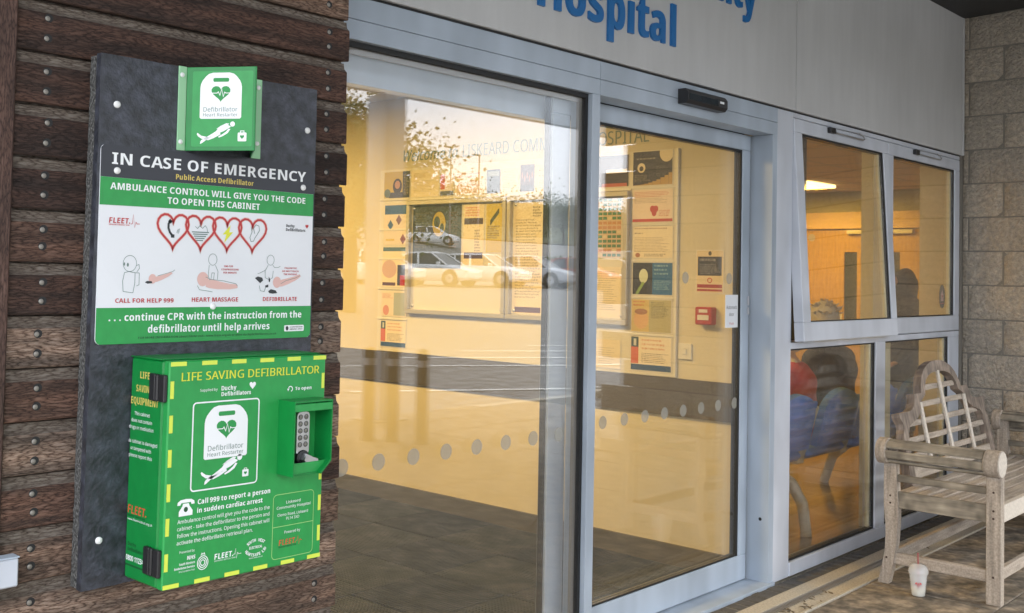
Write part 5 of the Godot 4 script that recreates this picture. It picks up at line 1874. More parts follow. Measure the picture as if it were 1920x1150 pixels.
func build_waiting_room() -> void:
	slab("waiting_room_floor", Vector3(4.842, -0.12, -8.0), Vector3(12.2, -0.001, -0.075), M.vinyl_floor, "shiny brown vinyl floor of the waiting room")
	slab("waiting_room_ceiling", Vector3(4.842, 2.523, -8.0), Vector3(12.2, 2.62, -0.30), M.waiting_ceiling, "pale ceiling of the waiting room")
	slab("waiting_room_back_wall", Vector3(4.842, -0.1, -8.1), Vector3(12.2, 3.3, -8.0), M.cream_wall, "back wall of the waiting room")
	slab("waiting_room_far_wall", Vector3(11.95, -0.1, -8.0), Vector3(12.2, 3.3, -0.251), M.waiting_wall, "yellow green wall around the doors at the far end of the waiting room")
	var cg := MB.new()
	for i in 13:
		cg.box(Vector3(4.9 + i * 0.6, 2.5195, -7.9), Vector3(4.924 + i * 0.6, 2.5225, -0.31))
	for i in 13:
		cg.box(Vector3(4.85, 2.5190, -0.6 - i * 0.6), Vector3(11.94, 2.5225, -0.576 - i * 0.6))
	struct("ceiling_grid", cg, M.case_metal, "thin metal grid of the waiting room ceiling")
	slab("window_pier", Vector3(6.285, -0.01, -0.235), Vector3(6.56, 2.53, -0.16), M.curtain, "narrow pale pier between the two waiting room windows")
	# door set in the far wall
	var d := thing("corridor_doors", "pair of orange wood doors at the far end of the waiting room", "doors")
	boxpart("pelmet", Vector3(11.86, 2.083, -4.2), Vector3(11.9495, 2.277, -1.2), M.pelmet, d, 0.004)
	for q in [[-3.56, -2.645, -2.922, -2.766], [-2.640, -1.72, -2.420, -2.262]]:
		var lf := Node3D.new()
		lf.name = "leaf" if q[0] < -3 else "leaf_001"
		d.add_child(lf)
		var a: float = q[0]
		var b: float = q[1]
		var p0: float = q[2]
		var p1: float = q[3]
		boxpart("panel", Vector3(11.90, 0.01, a), Vector3(11.945, 2.070, p0), M.door_wood, lf)
		boxpart("panel", Vector3(11.90, 0.01, p1), Vector3(11.945, 2.070, b), M.door_wood, lf)
		boxpart("panel", Vector3(11.90, 1.813, p0), Vector3(11.945, 2.070, p1), M.door_wood, lf)
		boxpart("panel", Vector3(11.90, 0.01, p0), Vector3(11.945, 0.80, p1), M.door_wood, lf)
		boxpart("vision_panel", Vector3(11.915, 0.80, p0), Vector3(11.930, 1.813, p1), M.vision_glass, lf)
		boxpart("closer", Vector3(11.84, 2.02, p0 + 0.05), Vector3(11.8995, 2.068, p0 + 0.32), M.cream_plastic, lf, 0.004)
		boxpart("kick_plate", Vector3(11.895, 0.95, a + 0.02), Vector3(11.8995, 1.10, p0 - 0.02), M.cream_plastic, lf)
	var sg := MB.new()
	sg.xf = Transform3D(SIDE, Vector3(11.8995, 0, 0))
	sg.prism(disc(-3.33, 1.985, 0.045, 0.045, 18), 0.003)
	part("door_disc", sg, M.case_metal, d)
	# beam seating in a row along the window
	var sets := [["blue waiting room chair seen whole through the left lower pane", 6.33], ["blue waiting room chair at the right edge of the left lower pane", 6.92], ["blue waiting room chair hidden behind the garden bench", 7.51], ["blue waiting room chair at the left end of the row behind the post", 5.74]]
	for q in sets:
		chair(q[0], q[1], -0.66)
	var bm := thing("seat_beam", "pale beam and curved legs that carry the row of blue chairs", "seat beam")
	boxpart("beam", Vector3(5.4, 0.335, -0.69), Vector3(7.8, 0.385, -0.63), M.chair_beige, bm, 0.008)
	for x in [5.80, 7.45]:
		var mb := MB.new()
		mb.tube(PackedVector3Array([Vector3(x, 0.40, -0.66), Vector3(x, 0.36, -0.55), Vector3(x, 0.29, -0.43), Vector3(x, 0.18, -0.36), Vector3(x, 0.02, -0.335), Vector3(x, 0.0, -0.335)]), [0.03, 0.032, 0.034, 0.034, 0.032, 0.036], 12)
		mb.tube(PackedVector3Array([Vector3(x, 0.38, -0.66), Vector3(x, 0.33, -0.80), Vector3(x, 0.20, -0.95), Vector3(x, 0.0, -1.02)]), [0.03, 0.034, 0.034, 0.032], 12)
		part("leg", mb, M.chair_beige, bm)
	seated("person", "person in a red top with a pale collar sitting behind the left lower pane", Vector3(6.42, 0.44, -0.80), Color(0.50, 0.025, 0.03), Color(0.55, 0.45, 0.30), 0.18, Color(0.62, 0.55, 0.48))
	seated("person", "grey haired person in a black coat sitting on the second blue chair", Vector3(7.02, 0.44, -0.84), Color(0.018, 0.018, 0.02), Color(0.42, 0.40, 0.36), -0.15, Color(0.02, 0.02, 0.02))
	standing("person", "person in a dark hooded coat standing behind the right hand window", Vector3(9.15, 0.0, -1.15))


func chair(label: String, x: float, z: float) -> void:
	# the sitter looks into the room, so the back stands towards the window
	var t := thing("waiting_chair", label, "chair", "row of blue waiting room chairs", Vector3(x, 0, z))
	var mb := MB.new()
	var prof := PackedVector2Array()
	for i in 13:
		var a := PI * i / 12.0
		prof.append(Vector2(cos(a) * 0.235, 0.70 + sin(a) * 0.135))
	prof.append(Vector2(-0.245, 0.49))
	prof.append(Vector2(0.245, 0.49))
	mb.xf = Transform3D(Basis(Vector3(1, 0, 0), deg_to_rad(12)), Vector3(0, 0, 0.10))
	mb.prism(prof, 0.045, 0.0)
	for i in 4:
		mb.bar(Vector3(-0.22, 0.54 + i * 0.075, 0.045), Vector3(0.22, 0.54 + i * 0.075, 0.045), 0.05, 0.022, Vector3(0, 1, 0), 0.009)
	part("backrest", mb, M.chair_blue, t)
	mb = MB.new()
	mb.xf = Transform3D(Basis(Vector3(1, 0, 0), deg_to_rad(4)), Vector3(0, 0.405, 0))
	mb.box(Vector3(-0.25, 0, -0.28), Vector3(0.25, 0.06, 0.20), 0.022)
	part("seat", mb, M.chair_blue, t)
	for s in [-1, 1]:
		mb = MB.new()
		mb.bar(Vector3(s * 0.275, 0.38, 0.15), Vector3(s * 0.275, 0.72, 0.255), 0.045, 0.03, Vector3(1, 0, 0), 0.006)
		mb.bar(Vector3(s * 0.275, 0.38, 0.17), Vector3(s * 0.275, 0.36, -0.24), 0.045, 0.03, Vector3(1, 0, 0), 0.006)
		part("bracket", mb, M.chair_beige, t)


# ---------------------------------------------------------------- figures

# one closed skin round a set of tapered capsules [a, b, ra, rb, colour]; surface nets on a grid
func skin(mb: MB, caps: Array, cell: float, k: float) -> void:
	var lo := Vector3(1e9, 1e9, 1e9)
	var hi := -lo
	for q in caps:
		for s in 2:
			var r: float = q[2 + s] + k + cell * 2
			lo = lo.min(q[s] - Vector3.ONE * r)
			hi = hi.max(q[s] + Vector3.ONE * r)
	var nx := int((hi.x - lo.x) / cell) + 2
	var ny := int((hi.y - lo.y) / cell) + 2
	var nz := int((hi.z - lo.z) / cell) + 2
	var f := PackedFloat32Array()
	f.resize(nx * ny * nz)
	f.fill(1.0)
	for q in caps:
		var a: Vector3 = q[0]
		var b: Vector3 = q[1]
		var ra: float = q[2]
		var rb: float = q[3]
		var ab := b - a
		var l2 := maxf(ab.length_squared(), 1e-8)
		var m := maxf(ra, rb) + k + cell * 2
		var i0 := ((a.min(b) - Vector3.ONE * m - lo) / cell).floor()
		var i1 := ((a.max(b) + Vector3.ONE * m - lo) / cell).ceil()
		for z in range(maxi(0, int(i0.z)), mini(nz, int(i1.z) + 1)):
			for y in range(maxi(0, int(i0.y)), mini(ny, int(i1.y) + 1)):
				var row := (z * ny + y) * nx
				for x in range(maxi(0, int(i0.x)), mini(nx, int(i1.x) + 1)):
					var p := lo + Vector3(x, y, z) * cell
					var t := clampf((p - a).dot(ab) / l2, 0.0, 1.0)
					var d := (p - a - ab * t).length() - lerpf(ra, rb, t)
					var o := f[row + x]
					var h := maxf(k - absf(d - o), 0.0) / k
					f[row + x] = minf(d, o) - h * h * k * 0.25
	var vid := {}
	var vs := PackedVector3Array()
	var step := [1, nx, nx * ny]
	for z in nz - 1:
		for y in ny - 1:
			for x in nx - 1:
				var c := (z * ny + y) * nx + x
				var inside := 0
				for w in 8:
					if f[c + (w & 1) + ((w >> 1) & 1) * nx + (w >> 2) * nx * ny] < 0:
						inside += 1
				if inside == 0 or inside == 8:
					continue
				var s := Vector3.ZERO
				var n := 0
				for w in 8:
					for ax in 3:
						if (w >> ax) & 1:
							continue
						var w2: int = w | (1 << ax)
						var fa := f[c + (w & 1) + ((w >> 1) & 1) * nx + (w >> 2) * nx * ny]
						var fb := f[c + (w2 & 1) + ((w2 >> 1) & 1) * nx + (w2 >> 2) * nx * ny]
						if (fa < 0) != (fb < 0):
							var p := Vector3(w & 1, (w >> 1) & 1, w >> 2)
							p[ax] += fa / (fa - fb)
							s += p
							n += 1
				vid[c] = vs.size()
				vs.append(lo + (Vector3(x, y, z) + s / n) * cell)
	var ns := PackedVector3Array()
	ns.resize(vs.size())
	var faces := []
	for c in vid:
		var x: int = c % nx
		var y: int = (c / nx) % ny
		var z: int = c / (nx * ny)
		for ax in 3:
			var e: int = c + step[ax]
			if (f[c] < 0) == (f[e] < 0):
				continue
			var u: int = step[(ax + 1) % 3]
			var v: int = step[(ax + 2) % 3]
			if not (vid.has(c - u) and vid.has(c - v) and vid.has(c - u - v)):
				continue
			var q := [vid[c - u - v], vid[c - v], vid[c], vid[c - u]]
			if f[c] > 0:
				q.reverse()
			faces.append(q)
			var nn := (vs[q[1]] - vs[q[0]]).cross(vs[q[2]] - vs[q[0]])
			for i in q:
				ns[i] += nn
	for q in faces:
		for t in [[0, 1, 2], [0, 2, 3]]:
			var cen: Vector3 = (vs[q[t[0]]] + vs[q[t[1]]] + vs[q[t[2]]]) / 3.0
			var best := 1e9
			for cp in caps:
				var ab: Vector3 = cp[1] - cp[0]
				var tt := clampf((cen - cp[0]).dot(ab) / maxf(ab.length_squared(), 1e-8), 0.0, 1.0)
				var d: float = (cen - cp[0] - ab * tt).length() - lerpf(cp[2], cp[3], tt)
				if d < best:
					best = d
					mb.col = cp[4]
			mb.tri_n(vs[q[t[0]]], vs[q[t[1]]], vs[q[t[2]]], ns[q[t[0]]].normalized(), ns[q[t[1]]].normalized(), ns[q[t[2]]].normalized())
	mb.col = Color(1, 1, 1)


func head(mb: MB, at: Vector3, yaw: float, hair: Color) -> void:
	# face along local -z
	var flesh := Color(0.52, 0.33, 0.24)
	var b := Basis(Vector3.UP, yaw)
	var c := []
	for q in [[0, 0.02, 0.0, 0, 0.045, 0.02, 0.088, 0.088, 0], [0, -0.03, -0.02, 0, -0.075, -0.052, 0.066, 0.042, 0], [0, -0.005, -0.09, 0, -0.03, -0.106, 0.010, 0.015, 0], [0.082, 0.0, 0.01, 0.088, -0.03, 0.008, 0.013, 0.010, 0], [-0.082, 0.0, 0.01, -0.088, -0.03, 0.008, 0.013, 0.010, 0], [0.026, -0.075, -0.078, -0.026, -0.075, -0.078, 0.012, 0.012, 2], [0.032, 0.018, -0.078, 0.034, 0.018, -0.078, 0.014, 0.014, 3], [-0.032, 0.018, -0.078, -0.034, 0.018, -0.078, 0.014, 0.014, 3],
			[0, 0.06, 0.03, 0, 0.0, 0.055, 0.094, 0.082, 1], [0.05, 0.07, 0.0, 0.07, 0.01, 0.05, 0.058, 0.045, 1], [-0.05, 0.07, 0.0, -0.07, 0.01, 0.05, 0.058, 0.045, 1], [0.0, 0.09, -0.03, 0, 0.1, 0.02, 0.055, 0.06, 1]]:
		var col: Color = [flesh, hair, Color(0.40, 0.16, 0.14), Color(0.05, 0.04, 0.04)][q[8]]
		c.append([at + b * Vector3(q[0], q[1], q[2]), at + b * Vector3(q[3], q[4], q[5]), q[6], q[7], col])
	skin(mb, c, 0.009, 0.018)
	# loose tufts of hair
	var r := RandomNumberGenerator.new()
	r.seed = int(at.x * 1000)
	mb.col = hair
	for i in 60:
		var d := Vector3(r.randf_range(-1, 1), r.randf_range(0.1, 1), r.randf_range(-0.5, 1)).normalized()
		var p := at + b * (Vector3(0, 0.05, 0.02) + d * 0.088)
		var e := p + b * (d * 0.035 + Vector3(r.randf_range(-0.02, 0.02), 0.008, r.randf_range(-0.02, 0.02)))
		mb.tube(PackedVector3Array([p, e]), [0.011, 0.003], 5)
	mb.col = Color(1, 1, 1)


func hand(mb: MB, at: Vector3, dir: Vector3, up: Vector3, side: float) -> void:
	var c := []
	var flesh := Color(0.52, 0.33, 0.24)
	var x := dir.cross(up).normalized()
	for i in 4:
		var o := x * (i - 1.5) * 0.020
		var l: float = [0.062, 0.072, 0.068, 0.052][i]
		c.append([at + o * 0.6, at + o + dir * 0.075, 0.016, 0.0115, flesh])
		c.append([at + o + dir * 0.075, at + o * 1.1 + dir * (0.075 + l * 0.5) - up * 0.012, 0.0105, 0.009, flesh])
		c.append([at + o * 1.1 + dir * (0.075 + l * 0.5) - up * 0.012, at + o * 1.1 + dir * (0.07 + l * 0.8) - up * 0.035, 0.009, 0.0075, flesh])
	c.append([at + dir * 0.02, at + dir * 0.055 + x * 0.045 * side - up * 0.01, 0.016, 0.012, flesh])
	c.append([at + dir * 0.055 + x * 0.045 * side - up * 0.01, at + dir * 0.09 + x * 0.05 * side - up * 0.02, 0.011, 0.009, flesh])
	skin(mb, c, 0.007, 0.006)


# looks towards -z; at = middle of the seat
func seated(called: String, label: String, at: Vector3, top: Color, hair: Color, turn: float, collar: Color) -> void:
	var t := thing(called, label, "person", "people in the waiting room", at)
	t.rotation.y = turn
	t.scale = Vector3.ONE * (0.86 if turn > 0 else 1.0)
	var leg := Color(0.04, 0.045, 0.06)
	var flesh := Color(0.52, 0.33, 0.24)
	var c := [
		[Vector3(0, 0.10, 0.06), Vector3(0, 0.28, 0.09), 0.155, 0.150, top], [Vector3(-0.07, 0.42, 0.08), Vector3(0.07, 0.42, 0.08), 0.140, 0.140, top],
		[Vector3(-0.15, 0.50, 0.06), Vector3(0.15, 0.50, 0.06), 0.082, 0.082, top], [Vector3(0, 0.53, 0.05), Vector3(0, 0.64, 0.02), 0.060, 0.054, flesh],
		[Vector3(-0.06, 0.555, 0.045), Vector3(0.06, 0.555, 0.045), 0.052, 0.052, collar]]
	for s in [-1.0, 1.0]:
		c.append([Vector3(s * 0.20, 0.49, 0.06), Vector3(s * 0.255, 0.24, 0.02), 0.062, 0.050, top])
		c.append([Vector3(s * 0.255, 0.24, 0.02), Vector3(s * 0.16, 0.20, -0.22), 0.050, 0.036, top])
		c.append([Vector3(s * 0.09, 0.08, 0.0), Vector3(s * 0.12, 0.09, -0.42), 0.088, 0.064, leg])
		c.append([Vector3(s * 0.12, 0.09, -0.42), Vector3(s * 0.12, -0.34, -0.40), 0.062, 0.042, leg])
		c.append([Vector3(s * 0.12, -0.405, -0.38), Vector3(s * 0.13, -0.41, -0.56), 0.036, 0.030, Color(0.03, 0.03, 0.03)])
	var mb := MB.new()
	skin(mb, c, 0.020, 0.045)
	head(mb, Vector3(0, 0.735, 0.0), 0.1, hair)
	for s in [-1.0, 1.0]:
		hand(mb, Vector3(s * 0.155, 0.195, -0.235), Vector3(-s * 0.35, -0.12, -0.93).normalized(), Vector3(0, 1, 0), s)
	part("body", mb, M.painted_figure, t, true)


func standing(called: String, label: String, at: Vector3) -> void:
	var t := thing(called, label, "person", "people in the waiting room", at)
	t.rotation.y = 0.9
	t.scale = Vector3.ONE * 0.97
	var coat := Color(0.035, 0.034, 0.034)
	var leg := Color(0.03, 0.035, 0.05)
	var flesh := Color(0.52, 0.33, 0.24)
	var c := [
		[Vector3(0, 0.78, 0), Vector3(0, 1.02, 0.01), 0.185, 0.170, coat], [Vector3(-0.09, 1.22, 0.02), Vector3(0.09, 1.22, 0.02), 0.150, 0.150, coat],
		[Vector3(-0.16, 1.31, 0.01), Vector3(0.16, 1.31, 0.01), 0.085, 0.085, coat],
		[Vector3(0, 1.37, 0.03), Vector3(0, 1.50, 0.035), 0.118, 0.122, coat], [Vector3(0, 1.50, 0.04), Vector3(0, 1.585, 0.06), 0.105, 0.060, coat], [Vector3(0, 1.40, -0.04), Vector3(0, 1.43, -0.05), 0.085, 0.080, coat]]
	for s in [-1.0, 1.0]:
		c.append([Vector3(s * 0.22, 1.30, 0.01), Vector3(s * 0.27, 1.03, 0.03), 0.075, 0.062, coat])
		c.append([Vector3(s * 0.27, 1.03, 0.03), Vector3(s * 0.22, 0.84, -0.13), 0.060, 0.046, coat])
		c.append([Vector3(s * 0.10, 0.78, 0), Vector3(s * 0.11, 0.45, 0.0), 0.095, 0.064, leg])
		c.append([Vector3(s * 0.11, 0.45, 0), Vector3(s * 0.11, 0.09, 0.03), 0.062, 0.045, leg])
		c.append([Vector3(s * 0.11, 0.04, 0.04), Vector3(s * 0.12, 0.035, -0.14), 0.040, 0.032, Color(0.02, 0.02, 0.02)])
	var mb := MB.new()
	skin(mb, c, 0.022, 0.05)
	# face inside the hood
	var fc := [[Vector3(0, 1.50, -0.055), Vector3(0, 1.45, -0.075), 0.078, 0.060, flesh], [Vector3(0, 1.49, -0.135), Vector3(0, 1.465, -0.148), 0.010, 0.014, flesh], [Vector3(0.03, 1.515, -0.122), Vector3(0.031, 1.515, -0.122), 0.012, 0.012, Color(0.05, 0.04, 0.04)], [Vector3(-0.03, 1.515, -0.122), Vector3(-0.031, 1.515, -0.122), 0.012, 0.012, Color(0.05, 0.04, 0.04)], [Vector3(-0.022, 1.432, -0.125), Vector3(0.022, 1.432, -0.125), 0.011, 0.011, Color(0.40, 0.16, 0.14)]]
	skin(mb, fc, 0.010, 0.015)
	for s in [-1.0, 1.0]:
		hand(mb, Vector3(s * 0.215, 0.825, -0.145), Vector3(-s * 0.4, -0.35, -0.85).normalized(), Vector3(0, 1, 0), s)
	part("body", mb, M.painted_figure, t, true)


# ---------------------------------------------------------------- garden bench

func build_bench() -> void:
	var cx := 6.045
	var t := thing("garden_bench", "weathered teak garden bench with an arched lattice back and rolled arms", "bench", "", Vector3(cx, 0, 0))
	# back: z falls with height
	var bk := func(y: float) -> float: return 0.391 - (y - 0.56) * 0.2125
	var tilt := atan(0.2125)
	var base := Transform3D(Basis(Vector3(1, 0, 0), -tilt), Vector3(0, 0.45, bk.call(0.45)))
	var c := cos(tilt)
	# right half of the outline, from the top down (x, height), outer then inner
	var half_out := [0.0, 1.040, 0.07, 1.036, 0.14, 1.022, 0.20, 0.998, 0.25, 0.962, 0.282, 0.920, 0.298, 0.880, 0.395, 0.882, 0.398, 0.862, 0.412, 0.836, 0.438, 0.815, 0.475, 0.803, 0.520, 0.800, 0.632, 0.800, 0.634, 0.780, 0.622, 0.765, 0.605, 0.745, 0.603, 0.720, 0.622, 0.700, 0.640, 0.640, 0.640, 0.40]
	var half_in := [0.578, 0.40, 0.578, 0.640, 0.556, 0.700, 0.530, 0.728, 0.480, 0.742, 0.420, 0.756, 0.370, 0.778, 0.335, 0.808, 0.312, 0.842, 0.246, 0.868, 0.232, 0.905, 0.200, 0.940, 0.155, 0.962, 0.10, 0.975, 0.05, 0.979, 0.0, 0.980]
	for s in [-1.0, 1.0]:
		var pts := PackedVector2Array()
		for l in [half_out, half_in]:
			for i in range(0, l.size(), 2):
				pts.append(Vector2(l[i] * s + s * 0.0004, (l[i + 1] - 0.45) / c))
		var mb := MB.new()
		mb.xf = base
		mb.prism(pts, 0.044, -0.022)
		part("back_frame", mb, M.teak_frame, t)
	# lattice
	var rows := [[0.905, 0.222], [0.822, 0.318], [0.737, 0.505], [0.656, 0.575], [0.576, 0.5775]]
	for r in rows:
		var mb := MB.new()
		mb.xf = base
		var y: float = (r[0] - 0.45) / c
		mb.box(Vector3(-r[1] - 0.012, y - 0.015, -0.008), Vector3(r[1] + 0.012, y + 0.015, 0.008), 0.002)
		part("back_rail", mb, M.teak_x, t)
	var mb := MB.new()
	mb.xf = base
	mb.box(Vector3(-0.578, 0.02, -0.018), Vector3(0.578, 0.085, 0.018), 0.003)
	part("back_rail", mb, M.teak_x, t)
	for r in [[0.0, 0.985], [-0.325, 0.835], [0.325, 0.835]]:
		mb = MB.new()
		mb.xf = base
		mb.box(Vector3(r[0] - 0.014, 0.086, 0.0095), Vector3(r[0] + 0.014, (r[1] - 0.45) / c, 0.0235), 0.002)
		part("back_upright", mb, M.teak_pale, t)
	# ends
	for s in [-1.0, 1.0]:
		var xo: float = s * 0.8375
		mb = MB.new()
		mb.box(Vector3(xo - 0.0225, 0, 0.862), Vector3(xo + 0.0225, 0.600, 0.930), 0.003)
		part("front_leg", mb, M.teak_y, t)
		mb = MB.new()
		mb.xf = Transform3D(ALONG, Vector3(xo + 0.0225, 0, 0))
		mb.prism(PackedVector2Array([Vector2(0.352, 0.0), Vector2(0.405, 0.0), Vector2(0.428, 0.10), Vector2(0.443, 0.20), Vector2(0.449, 0.30), Vector2(0.450, 0.40), Vector2(0.444, 0.48), Vector2(0.436, 0.66), Vector2(0.380, 0.66), Vector2(0.379, 0.46), Vector2(0.380, 0.38), Vector2(0.388, 0.30), Vector2(0.390, 0.24), Vector2(0.386, 0.16), Vector2(0.372, 0.08)]), 0.045)
		part("rear_leg", mb, M.teak_y, t)
		# scrolled arm: two discs joined by slats laid round the roll
		var ax: float = s * 0.850
		for z in [[0.860, 0.9315], [0.352, 0.405]]:
			mb = MB.new()
			mb.xf = Transform3D(Basis(Vector3(1, 0, 0), PI / 2), Vector3(ax, 0.645, z[0]))
			mb.lathe(PackedVector2Array([Vector2(0.0, 0.0), Vector2(0.058, 0.0), Vector2(0.063, 0.004), Vector2(0.063, z[1] - z[0] - 0.004), Vector2(0.058, z[1] - z[0]), Vector2(0.0, z[1] - z[0])]), 28, true)
			part("arm_scroll", mb, M.teak_y, t)
			if z[0] > 0.8:
				mb = MB.new()
				mb.xf = Transform3D(Basis(Vector3(1, 0, 0), PI / 2), Vector3(ax, 0.645, z[1]))
				mb.lathe(PackedVector2Array([Vector2(0.0585, 0.0), Vector2(0.0575, 0.0015), Vector2(0.0, 0.0018)]), 28, true)
				part("end_grain", mb, M.teak_pale, t)
		for k in 5:
			var a := deg_to_rad([84.0, 136.0, 192.0, 252.0, 30.0][k])
			var o := Vector3(0, sin(a), 0) * 0.050
			if s < 0:
				o.x = cos(a) * 0.050
			else:
				o.x = -cos(a) * 0.050
			var p := Vector3(ax, 0.645, 0) + o
			mb = MB.new()
			mb.bar(p + Vector3(0, 0, 0.400), p + Vector3(0, 0, 0.862), 0.040, 0.016, Vector3(-o.y, o.x, 0).normalized(), 0.006)
			part("arm_slat", mb, M.teak_arm, t)
		for y in [[0.500, 0.532], [0.372, 0.452]]:
			mb = MB.new()
			mb.box(Vector3(xo - 0.014, y[0], 0.438), Vector3(xo + 0.014, y[1], 0.8625), 0.003)
			part("side_rail", mb, M.teak_arm, t)
		mb = MB.new()
		mb.box(Vector3(xo - 0.014, 0.100, 0.400), Vector3(xo + 0.014, 0.155, 0.8625), 0.003)
		part("stretcher", mb, M.teak_z, t)
		# pegs
		for q in [[0.895, 0.43], [0.895, 0.395], [0.412, 0.43], [0.412, 0.395], [0.895, 0.128], [0.395, 0.128], [0.895, 0.515]]:
			mb = MB.new()
			mb.xf = Transform3D(Basis(Vector3(0, 0, 1), PI / 2 * -s), Vector3(xo + s * 0.0224, q[1], q[0]))
			mb.lathe(PackedVector2Array([Vector2(0.0055, 0), Vector2(0.005, 0.0012), Vector2(0, 0.0014)]), 8)
			part("peg", mb, M.batten, t)
	# seat: dished slats on the rails
	for i in 7:
		var z := 0.430 + i * 0.0700
		var y := 0.448 - 0.012 * sin(PI * i / 6.0)
		mb = MB.new()
		mb.box(Vector3(-0.822, y - 0.020, z), Vector3(0.822, y, z + 0.058), 0.004)
		part("seat_slat", mb, M.teak_x, t)
	mb = MB.new()
	mb.box(Vector3(-0.8145, 0.372, 0.890), Vector3(0.8145, 0.452, 0.924), 0.004)
	part("front_rail", mb, M.teak_pale, t)
	mb = MB.new()
	mb.box(Vector3(-0.8145, 0.100, 0.392), Vector3(0.8145, 0.155, 0.422), 0.004)
	part("rear_stretcher", mb, M.teak_x, t)
	mb = MB.new()
	mb.box(Vector3(-0.8145, 0.100, 0.880), Vector3(0.8145, 0.155, 0.910), 0.004)
	part("front_stretcher", mb, M.teak_x, t)
	mb = MB.new()
	mb.box(Vector3(-0.8145, 0.360, 0.392), Vector3(0.8145, 0.425, 0.425), 0.004)
	part("rear_rail", mb, M.teak_x, t)


func build_small_things() -> void:
	var t := thing("drink_cup", "clear plastic cup with a dome lid and straw on the paving by the bench", "cup", "", Vector3(5.100, 0.001, 0.585))
	var mb := MB.new()
	mb.lathe(PackedVector2Array([Vector2(0.0, 0.0), Vector2(0.029, 0.0), Vector2(0.031, 0.003), Vector2(0.036, 0.05), Vector2(0.041, 0.100), Vector2(0.0435, 0.102), Vector2(0.0435, 0.105), Vector2(0.041, 0.105)]), 28)
	part("cup", mb, M.clear_plastic, t)
	mb = MB.new()
	mb.lathe(PackedVector2Array([Vector2(0.046, 0.1055), Vector2(0.047, 0.109), Vector2(0.0455, 0.118), Vector2(0.042, 0.130), Vector2(0.034, 0.141), Vector2(0.022, 0.147), Vector2(0.013, 0.1485)]), 28)
	part("dome_lid", mb, M.clear_plastic, t)
	mb = MB.new()
	mb.lathe(PackedVector2Array([Vector2(0.0, 0.002), Vector2(0.0285, 0.002), Vector2(0.0315, 0.03), Vector2(0.0318, 0.034), Vector2(0.0, 0.036)]), 24)
	part("drink", mb, M.milk, t)
	mb = MB.new()
	mb.lathe(PackedVector2Array([Vector2(0.0318, 0.036), Vector2(0.0385, 0.096), Vector2(0.0392, 0.100)]), 24)
	part("foam_film", mb, M.clear_plastic, t)
	mb = MB.new()
	mb.tube(PackedVector3Array([Vector3(-0.008, 0.02, 0.006), Vector3(0.0, 0.10, 0.0), Vector3(0.004, 0.196, -0.004)]), [0.0042], 10)
	part("straw", mb, M.straw, t)
	# heart on the side towards the doors
	mb = MB.new()
	var to := Vector2(-5.1, 2.0).normalized()
	var yaw := atan2(to.x, to.y)
	var hp := heart(0, 0.055, 0.030, 0.027, 18)
	mb.xf = Transform3D(Basis(Vector3.UP, yaw), Vector3.ZERO)
	var pts := PackedVector2Array()
	var idx := Geometry2D.triangulate_polygon(hp)
	var on := func(p: Vector2) -> Vector3:
		var r: float = 0.0292 + p.y * 0.115 + 0.0009
		return Vector3(sin(p.x / r) * r, p.y, cos(p.x / r) * r)
	for k in range(0, idx.size(), 3):
		var a := hp[idx[k]]
		var b := hp[idx[k + 1]]
		var d := hp[idx[k + 2]]
		if (b - a).cross(d - a) < 0:
			var w := b
			b = d
			d = w
		mb.tri(on.call(a), on.call(b), on.call(d))
	part("heart_print", mb, M.red_print, t)
	# round emblem stuck inside the right window
	var e := thing("window_sticker", "round brown house emblem stuck inside the right hand upper window", "sticker")
	mb = MB.new()
	mb.xf = Transform3D(Basis(), Vector3(7.095, 1.385, -0.0405))
	mb.prism(disc(0, 0, 0.052, 0.078, 24), 0.0008)
	part("disc", mb, M.dado, e)
	mb = MB.new()
	mb.xf = Transform3D(Basis(), Vector3(7.095, 1.385, -0.0394))
	mb.flat(poly([-0.022, -0.03, 0.022, -0.03, 0.022, 0.015, 0.0, 0.045, -0.022, 0.015]))
	part("house_print", mb, M.pink_print, e)
	mb = MB.new()
	mb.xf = Transform3D(Basis(), Vector3(7.095, 1.385, -0.0391))
	mb.flat(heart(0, 0.0, 0.022, 0.022, 14))
	mb.line(poly([-0.03, -0.045, 0.03, -0.045]), 0.008)
	part("heart_print", mb, M.red_print, e)
	# dead leaves by the drain
	var lf := MB.new()
	for i in 60:
		var p := Vector3(rng.randf_range(3.4, 6.6), rng.randf_range(0.004, 0.008), rng.randf_range(0.10, 1.4))
		if i < 40:
			p = Vector3(rng.randf_range(4.0, 5.0), rng.randf_range(-0.014, -0.004), rng.randf_range(0.225, 0.300))
		var a := rng.randf() * TAU
		var l := rng.randf_range(0.010, 0.026)
		var x := Vector3(cos(a), rng.randf_range(-0.1, 0.2), sin(a)) * l
		var z := Vector3(-sin(a), rng.randf_range(-0.1, 0.2), cos(a)) * l * 0.4
		lf.tri(p - x, p + z, p + x)
		lf.tri(p - x, p + x, p - z)
	var o := part("fallen_leaves", lf, M.drain_debris, null)
	tag(o, "brown fallen leaves in the drain and on the paving", "leaves", "", "stuff")


# ---------------------------------------------------------------- what the glass reflects

